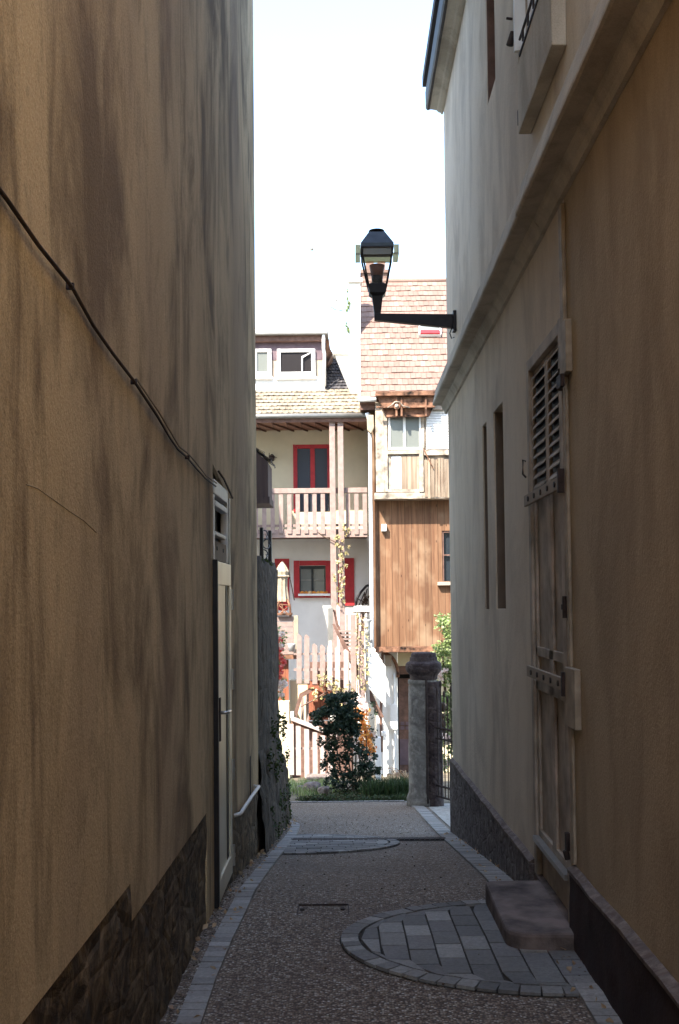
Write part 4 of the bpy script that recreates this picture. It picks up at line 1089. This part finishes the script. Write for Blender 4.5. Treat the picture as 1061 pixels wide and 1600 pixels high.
# understair boards, picket backdrop, and a brown sheet for the shade below
board('understair_board_and_shade', 481, 1063, 513, 1125, YS+.6, .04, 'brownred')
build(MB().ppoly([(480,1062),(514,1079),(552,1092),(552,1098),(512,1086),(480,1070)], YS+.02, .05), 'stringer', K['brownred'], sT)
build(MB().ppoly([(460,1112),(468,1084),(490,1072),(494,1076),(472,1090),(463,1122)], YS+.1, .05), 'brace', K['brown'], sT)
build(MB().tube([P(470,1104,YS), P(490,1094,YS), P(512,1080,YS)], .014, 5), 'hand_rope', K['brown'], sT)
board('post', 470.5, 1090, 474.5, 1130, YS+.3, .06, 'picket'); board('post', 478, 1080, 482.5, 1130, YS+.3, .06, 'picket')
board('understair_board_and_shade', 484, 1034, 546, 1062, YS+.55, .03, 'brown'); board('understair_board_and_shade', 514, 1062.3, 546, 1090, YS+.56, .03, 'brown')  # brown backdrop seen through the upper picket gaps
board('understair_board_and_shade', 456, 1127, 552, 1216, YS+.5, .03, 'brown')  # brown sheet standing in for the shade under the stairs
# landing at the left with boarded front
lan = thing('boarded_landing', 'small boarded landing with pale horizontal planks beside the dark garden wall', 'landing', P(440, 1200, 22.9))
YL = 22.9
for k in range(7):
    build(MB().pb(405, 963+k*8.6, 458.5, 970.8+k*8.6, YL, .03), 'board', K['picket'] , lan)
build(MB().pb(405,1023.6,463,1030,YL-.06,.3), 'sill_beam', K['rot'], lan)
build(MB().pb(459,962,466,1023,YL-.03,.08), 'post', K['cloth'], lan, bevel=.006)
build(MB().pb(405,1031,451,1096,YL+.1,.05), 'lower_boards', K['brownred'], lan)
build(MB().pb(430,1096.5,452,1222,YL-.2,.4), 'base_wall', K['creamwall'], lan)
build(MB().pb(452.5,1062,483,1200,YL+.35,.2), 'back_wall', K['creamwall'], lan, bevel=.03)
# small chair on the landing
ch = thing('garden_chair', 'brown chair with arched latticed back and red cushion on the boarded landing', 'chair', P(444, 963, 22.95))
bp = [P(433,962,22.9), P(434,944,22.9), P(440,935,22.9), P(449,937,22.9), P(453,946,22.9), P(454,963,22.9)]
build(MB().tube(bp, .025, 6), 'back_frame', K['rot'], ch, smooth=True)
build(MB().tube([bp[1], bp[5]], .012, 5).tube([bp[0], bp[4]], .012, 5).tube([bp[1], bp[4]], .012, 5).tube([bp[2], P(443,962,22.9)], .012, 5), 'lattice', K['rot'], ch)
build(MB().pb(435,944,450,954,22.95,.08), 'cushion', K['redpaint'], ch, bevel=.03)
build(MB().pb(432,958,456,962,22.8,.35), 'seat', K['rot'], ch, bevel=.01)
# folded parasol
pr = thing('folded_parasol', 'folded cream parasol hanging from a slanted pole in front of the left red shutter', 'parasol', P(447, 963, 23.0))
tp = P(441, 878, 23.0); bt = P(441, 940, 23.0)
n_ = 18; prof = [(.02, 0), (.07, .07), (.13, .2), (.115, .27), (.14, .3), (.1, .33), (.09, .5), (.11, .72), (.12, .82)]
m = MB()
for r_, z in prof:
    for k in range(n_):
        th = 2*math.pi*k/n_; rr = r_*(1+.22*(k % 2)*(.4+z)); m.v.append((tp.x+rr*math.cos(th), tp.y+rr*math.sin(th), tp.z-z))
for i in range(len(prof)-1):
    for k in range(n_): m.f.append((i*n_+k, (i+1)*n_+k, (i+1)*n_+(k+1)%n_, i*n_+(k+1)%n_))
m.f.append(tuple(range(n_))[::-1]); m.f.append(tuple((len(prof)-1)*n_+k for k in range(n_)))
build(m, 'canopy', K['cloth'], pr)
build(MB().tube([P(441,877,23), P(447,884,22.98), P(451,893,22.98), P(460,938,22.98)], .014, 6).tube([P(441,877,23), P(441,962,23)], .014, 6), 'pole', K['iron'], pr)
# bicycle-wheel like dark frame leaning behind the stair top
bl_ = thing('leaning_frame', 'dark curved metal frame leaning against the gallery wall beside the white downpipe', 'frame', P(566, 948, 24.6))
pts = [P(555,948,24.6), P(558,935,24.6), P(564,925,24.6), P(572,916,24.6), P(576,914,24.6)]
build(MB().tube(pts, .03, 6), 'rim', K['black'], bl_)
build(MB().tube([P(560,948,24.62), P(570,925,24.62)], .012, 5).tube([P(566,948,24.62), P(574,920,24.62)], .012, 5).tube([P(558,935,24.62), P(574,944,24.62)], .012, 5), 'spoke', K['black'], bl_)
m = MB(); m.leaves(P(571,938,24.55), (.1,.05,.16), 70, .06, .5, 3); build(m, 'twigs', K['stem'], bl_)
# white urn on the stair post
q = P(574, 985, 22.3)
o = build(MB().lathe((q.x, q.y, q.z-.1), [(.05,0),(.06,.12),(.07,.26),(.1,.3),(.1,.32),(.07,.32)], 16), 'plant_pot', K['planter'], loc=(q.x, q.y, q.z-.1), smooth=True)
tag(o, 'tall pale flared metal pot on the right end post of the staircase', 'plant pot')
q = P(456, 1018, 22.7)
o = build(MB().lathe((q.x, q.y, q.z-.0), [(.06,0),(.08,.14),(.085,.16),(.07,.16)], 14), 'bucket', K['planter'], loc=q, smooth=True)
tag(o, 'small grey metal bucket on the ledge of the boarded landing', 'bucket')

# lower picket fence
lf = thing('picket_fence', 'pale lower picket fence with handrail sloping down towards the dark bush', 'fence', P(485, 1215, 21.8))
YF = 21.6
build(MB().ppoly([(454.5,1122),(456,1119.5),(527,1148),(526,1153),(454.5,1126)], YF-.05, .11), 'handrail', K['picketlit'], lf, bevel=.006)
build(MB().ppoly([(455,1126),(526,1153),(526,1156),(455,1130)], YF+.04, .03), 'under_rail', K['rot'], lf)
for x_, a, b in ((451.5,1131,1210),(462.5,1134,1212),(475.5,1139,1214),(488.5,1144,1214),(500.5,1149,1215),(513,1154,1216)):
    build(MB().pb(x_, a, x_+7.6, b+random.uniform(-2,2), YF, .025), 'picket', K['picketlit'], lf)
build(MB().ppoly([(458,1168),(520,1168),(520,1171),(458,1171)], YF+.04, .03), 'rail', K['picket'], lf)
build(MB().pb(454,1112,459,1122,YF-.03,.08), 'finial', K['offwhite'], lf, bevel=.01)
build(MB().pb(478,1213.5,520,1225,YF-.35,.5), 'footing', K['cap'], lf, bevel=.03)
# white post right of bush
o = build(MB().pb(586.5,1152,595.5,1222,21.0,.1), 'fence_post', K['offwhite'], loc=P(591,1222,21.0), bevel=.01)
tag(o, 'square white post standing right of the dark bush', 'post')
o = build(MB().pb(596,1144,606,1150,23,.2).pb(599,1150.2,604,1215,23,.12).pb(609.5,1100,621,1140,24.0,.05), 'white_stand', K['offwhite'], loc=P(601,1215,23), bevel=.01)
tag(o, 'narrow white stand against the pier beneath the timber house', 'stand')
q = G(447, 1209)
o = build(MB().lathe((q.x, q.y, gz(q.y)-.02), [(.09,0),(.09,.62),(.1,.63),(.1,.66),(.075,.67),(.075,.78),(.09,.8),(.04,.86)], 14), 'bollard', K['planter'], loc=(q.x, q.y, gz(q.y)), smooth=True)
tag(o, 'squat grey post with capped top beside the lower picket fence', 'bollard')

# ------------------------------------------------------------------ PLANTS
def stems(n, base, tops, r=.012, seed=0):
    rn = random.Random(seed); m = MB()
    for t_ in tops:
        b_ = Vector(base)+Vector((rn.uniform(-.12,.12), rn.uniform(-.08,.08), 0)); t_ = Vector(t_)
        mid = (b_+t_)/2+Vector((rn.uniform(-.12,.12), rn.uniform(-.1,.1), 0)); m.tube([b_, mid, t_], [r*1.4, r, r*.5], 5)
    return m
YBu = 17.3
bs = thing('dark_bush', 'straggly dark green bush standing in the shade at the end of the alley', 'bush', G(545, 1236))
cl = [(498,1130,12,5),(590,1205,7,9),(586,1182,5,6),(500,1160,6,9),(506,1196,6,10),(540,1088,22,9),(520,1092,16,9),(525,1110,24,13),(545,1118,24,15),(505,1112,12,8),(497,1118,14,7),(535,1135,26,14),(515,1140,16,10),(555,1140,12,12),
      (520,1160,17,12),(545,1160,15,14),(518,1185,15,14),(540,1185,14,15),(522,1208,14,14),(545,1212,14,12),(572,1180,10,12),(566,1200,17,13),(577,1212,9,9),(560,1170,10,10),
      (530,1228,18,8),(556,1226,12,7),(510,1222,6,7),(512,1168,7,7),(580,1195,6,7),(515,1100,6,10),(550,1100,10,8)]
m = MB(); px2m = YBu/FPX
for i, (a, b, rx_, ry_) in enumerate(cl):
    m.leaves(P(a, b, YBu+random.uniform(-.15,.2)), (rx_*px2m, .22, ry_*px2m), int(rx_*ry_*(1.5 if b < 1150 else .85)), .064, .62, i+200)
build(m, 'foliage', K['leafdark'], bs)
b0 = G(545, 1236)
build(stems(0, b0, [P(a, b, YBu) for a, b in ((520,1110),(535,1095),(548,1120),(512,1150),(560,1160),(575,1190),(530,1140),(500,1116),(556,1085),(515,1190),(585,1205))], .011, 4), 'stem', K['stem'], bs)
# orange and pink roses behind it
rb_ = thing('orange_rose_bush', 'rose bush with orange, yellow and pale pink blooms behind the dark bush', 'rose bush', P(570, 1225, 20.4))
m = MB(); m3 = MB(); m4 = MB(); YR = 20.4
rn = random.Random(17)
def rose(mm, px, py, r, seed): 
    q_ = MB(); c_ = P(px, py, YR+rn.uniform(-.1,.1)); q_.leaves(c_, (r*1.5,r,r*1.5), 60, r*1.0, .5, seed); build(q_, 'bloom', K['petalpale'] if mm is m4 else K['petalorange'], rb_)
for i, (a, b, r_) in enumerate(((557,1098,.085),(565,1100,.08),(560,1093,.07))): rose(m4, a, b, r_, i)
for i, (a, b, r_) in enumerate(((558,1113,.07),(566,1117,.08),(572,1112,.06),(560,1125,.06),(568,1128,.07),(562,1137,.06),(570,1140,.08),(575,1148,.07),(566,1150,.05),(571,1160,.08),(577,1165,.06),(568,1172,.06),(582,1172,.06),(576,1178,.05))): rose(m, a, b, r_, i+20)
for i, (a, b, r_) in enumerate(((560,1160,.09),(570,1107,.05),(580,1150,.06),(565,1182,.07),(575,1188,.06),(562,1172,.06))): rose(m4, a, b, r_, i+50)
for i in range(14): m3.leaves(P(570+rn.uniform(-12,14), 1150+rn.uniform(-50,60), YR+.1), (.09,.08,.09), 16, .06, .5, i+500)
build(m3, 'foliage', K['leafdark'], rb_)
build(stems(0, P(570,1225,YR), [P(a, b, YR) for a, b in ((560,1100),(570,1120),(580,1150),(575,1170))], .012, 9), 'stem', K['stem'], rb_)
# ivy and small vine on the staircase
iv = thing('staircase_climber', 'sparse leafy climber growing through the pickets of the staircase', 'climber', P(530, 1100, 22.3))
m = MB()
for i in range(40):
    a = 488+rn.random()*70; b = 1050+rn.random()*45+(a-488)*.2; m.leaves(P(a, b, 22.35), (.05,.05,.05), 8, .06, .5, 700+i)
for i in range(30): m.leaves(P(558+rn.uniform(-3,4)+(i%3)*8, 962+i*4, 22.25), (.05,.04,.07), 7, .06, .5, 800+i)
build(m, 'leaves', K['leafpale'], iv)
build(MB().tube([P(520,1200,22.3), P(515,1120,22.3), P(505,1075,22.3), P(510,1040,22.3)], .01, 5).tube([P(560,1100,22.3), P(557,1040,22.3), P(560,962,22.3)], .01, 5), 'stem', K['stem'], iv)
# red climbing rose at the garden wall end
rr_ = thing('red_climbing_rose', 'climbing rose with red and cream blooms at the edge of the dark garden wall', 'rose', (P(436,1100,16.8).x, 16.8, gz(16.8)))
m = MB(); m2_ = MB(); m5 = MB()
for i, (a, b) in enumerate(((437,1000),(438,1015),(442,1035),(438,1042),(437,1058),(441,1030),(436,1022),(440,1048))):
    build(MB().leaves(P(a, b, 16.8), (.05,.05,.05), 34, .05, .5, 900+i), 'bloom', K['petalred'], rr_)
for i, (a, b) in enumerate(((440,990),(438,1010),(444,1067),(439,1075),(446,1070),(440,1085),(436,1066))): build(MB().leaves(P(a, b, 16.8), (.05,.05,.05), 34, .05, .5, 930+i), 'bloom', K['petalpale'], rr_)
for i in range(30): m5.leaves(P(434+rn.uniform(-10,9), 985+i*3.6, 16.9), (.07,.06,.07), 16, .05, .5, 960+i)
build(m5, 'foliage', K['leafbright'], rr_)
build(MB().tube([(P(430,1200,16.8).x, 16.8, gz(16.8)), P(430,1100,16.8), P(434,1000,16.8)], [.02,.015,.008], 6), 'stem', K['stem'], rr_)
# sunlit flowering shrub behind the pillar
fs = thing('sunlit_shrub', 'tall sunlit flowering shrub with pale green leaves behind the gate pillar', 'shrub', (P(700,1200,18.6).x+.2, 18.6, gz(18.6)))
m = MB(); mf = MB()
for i in range(110):
    b = 968+rn.random()*240; lo = 668+max(0, (1010-b)*.5) if b < 1060 else 688
    a = lo+rn.random()*(74-(lo-668)); m.leaves(P(a, b, 18.6+rn.uniform(-.3,.5)), (.15,.15,.15), 90, .06, .6, 1100+i)
    if i % 4 == 0: build(MB().leaves(P(a+rn.uniform(-8,8), b+rn.uniform(-8,8), 18.3), (.06,.06,.06), 22, .07, .5, 1300+i), 'bloom', K['petalpale'], fs)
build(m, 'foliage', K['leafbright'], fs)
build(stems(0, (P(715,1200,18.6).x, 18.6, gz(18.6)), [P(a, b, 18.6) for a, b in ((690,1000),(700,1040),(715,1010),(705,1100),(725,1050))], .03, 2), 'trunk', K['stem'], fs)

def blades(mm, x, y, n, h, spread, seed, w=.006, lean=.5):
    rn = random.Random(seed)
    for _ in range(n):
        bx, by_ = x+rn.uniform(-spread, spread), y+rn.uniform(-spread, spread); z = gz(by_)-.01
        a = rn.uniform(0, 2*math.pi); L = h*rn.uniform(.5, 1.2); d1 = Vector((math.cos(a), math.sin(a), 0))*L*lean*rn.uniform(.1, 1)
        s_ = Vector((-math.sin(a), math.cos(a), 0))*w
        b0_ = Vector((bx, by_, z)); b1 = b0_+d1*.35+Vector((0,0,L*.6)); b2 = b0_+d1+Vector((0,0,L*.95))
        mm.add([b0_-s_, b0_+s_, b1+s_*.8, b1-s_*.8, b2], [(0,1,2,3),(3,2,4)])
m = MB(); rn = random.Random(77)
for i in range(330):
    x = rn.uniform(-.15, 1.0) if i % 5 else rn.uniform(-.6, 0); y = 16.12+rn.random()**1.4*2.6
    hh = .04+.14*max(0, x)*rn.random()+(.06 if y > 17 and x > .2 else 0); blades(m, x, y, 16, hh, .07, i, .005)
for i in range(90):
    x = rn.uniform(.25, 1.0); blades(m, x, rn.uniform(16.5, 17.6), 24, .3, .07, 600+i, .006)
tag(build(m, 'grass', K['grass']), 'green grass strip at the end of the path before the fence', kind='stuff')
m = MB()
for i in range(200):
    x = rn.uniform(-.7, .95); y = 16.1+rn.random()*(1.6 if x > -.2 else .5); m.leaves((x, y, gz(y)+.035), (.1,.1,.035), 30, .045, .6, 2000+i)
tag(build(m, 'ground_cover', K['cover']), 'low dark creeping plants along the path edge', kind='stuff')
m = MB()
for i in range(160):
    x = rn.uniform(-2.0, -.1); y = 17.2+rn.random()*4.3; blades(m, x, y, 14, .12, .1, 3000+i, .006)
tag(build(m, 'lawn', K['leafbright']), 'sunlit pale grass patch in front of the lower picket fence', kind='stuff')
m = MB(); rn = random.Random(3)
t = thing('dry_ornamental_grass', 'tuft of arching dry reddish grass left of the gate pillar', 'plant', (P(632,1220,19.5).x, 19.5, gz(19.5)))
for i in range(46):
    bx = P(632,1218,19.5).x+rn.uniform(-.12,.12); by_ = 19.5+rn.uniform(-.1,.1); a = rn.uniform(0, 6.28); L = rn.uniform(.25,.5)
    pts = [(bx+math.cos(a)*L*.9*u, by_+math.sin(a)*L*.9*u, gz(19.5)+L*1.9*(u-u*u*.75)) for u in (0,.25,.5,.75,1)]; m.tube(pts, [.007,.006,.005,.004,.002], 4)
build(m, 'blades', K['dry'], t)
for i, (a, b, r_, lab) in enumerate(((487,1232,.13,'largest mossy stone at the foot of the fence beside the dark bush'), (508,1236,.1,'small rounded pale stone close to the stems of the dark bush'), (470,1230,.06,'little flat stone left of the largest mossy stone'))):
    q = G(a, b+4); o = build(MB().blob((q.x, q.y, q.z+r_*.4), (r_*1.3, r_, r_*.8), .18, 10, 7, i), 'garden_stone', K['cap'], loc=(q.x, q.y, q.z), smooth=True)
    tag(o, lab, 'stone', 'stones by the bush')

# ------------------------------------------------------------------ neighbour house left of the alley end (mostly hidden) and added shade slab
nh = thing('neighbour_house', 'dark timber balcony end of a hidden house peeking past the ochre wall corner', 'house', (-4, 12.8, gz(12.8)))
build(MB().box(-6, -1.55, 9.0, 13.5, -3.2, 5.6).box(-6, -1.552, 13.501, 15.9, -3.2, 3.9), 'wall', K['white'], nh)  # unseen body, heights stepped to shape the shade on bush and pillar
a_, b_ = P(419, 722, 15.05), P(419, 776, 15.05)
m = MB(); m.poly([(-1.549, 15.05, b_.z+.0), (b_.x, 15.05, b_.z), (b_.x, 15.05, a_.z), (-1.549, 15.05, a_.z+.45)], (0, .8, 0)); build(m, 'balcony', K['darkwood'], nh)
m = MB(); m.box(-1.549, b_.x+.02, 15.03, 15.87, b_.z-.09, b_.z-.001); build(m, 'balcony_floor', K['darkwood'], nh)
q4 = [(b_.x+.03, 15.01, a_.z-.0), (b_.x+.03, 15.88, a_.z-.0), (-1.549, 15.88, a_.z+.47), (-1.549, 15.01, a_.z+.47)]
build(tiles(*q4, 5, 6, 9, .04), 'tiles', K['tile_d'], nh)
bh = thing('shade_slab', 'tall thin unseen slab left of the gallery house added to shade its balcony', 'shade_slab', (-6, 19.5, gz(19.5)))
build(MB().poly([(-9, 20.4, -3.8), (-3.45, 20.4, -3.8), (-3.45, 20.4, 5.2), (-3.9, 20.4, 7.2), (-9, 20.4, 7.2)], (0, .6, 0)), 'unseen_slab', K['white'], bh)  # unseen slab added to shade the left end of the gallery balcony

# ------------------------------------------------------------------ LIGHT
TH, EL = R(35), R(48)
w = bpy.data.worlds.new('World'); SC.world = w; w.use_nodes = True
sky = w.node_tree.nodes.new('ShaderNodeTexSky'); sky.sky_type = 'NISHITA'; sky.sun_disc = False
sky.sun_elevation = EL; sky.sun_rotation = R(180)+TH; sky.dust_density = 1.0; sky.ozone_density = 1.0; sky.air_density = 1.2
bg = w.node_tree.nodes['Background']; w.node_tree.links.new(sky.outputs[0], bg.inputs[0]); bg.inputs[1].default_value = .15
sd = bpy.data.lights.new('sun', 'SUN'); sd.energy = 3.9; sd.angle = R(.5); sd.color = (1, .93, .82)
so = bpy.data.objects.new('sun', sd); COL.objects.link(so)
dv = Vector((math.sin(TH)*math.cos(EL), math.cos(TH)*math.cos(EL), -math.sin(EL)))
so.rotation_euler = dv.to_track_quat('-Z', 'Y').to_euler()
SC.view_settings.view_transform = 'Standard'; SC.view_settings.look = 'None'; SC.view_settings.gamma = 1
SC.view_settings.exposure = 2.24
SC.render.engine = 'CYCLES'
SC.cycles.use_denoising = True
SC.cycles.max_bounces = 10; SC.cycles.diffuse_bounces = 6; SC.cycles.transparent_max_bounces = 12
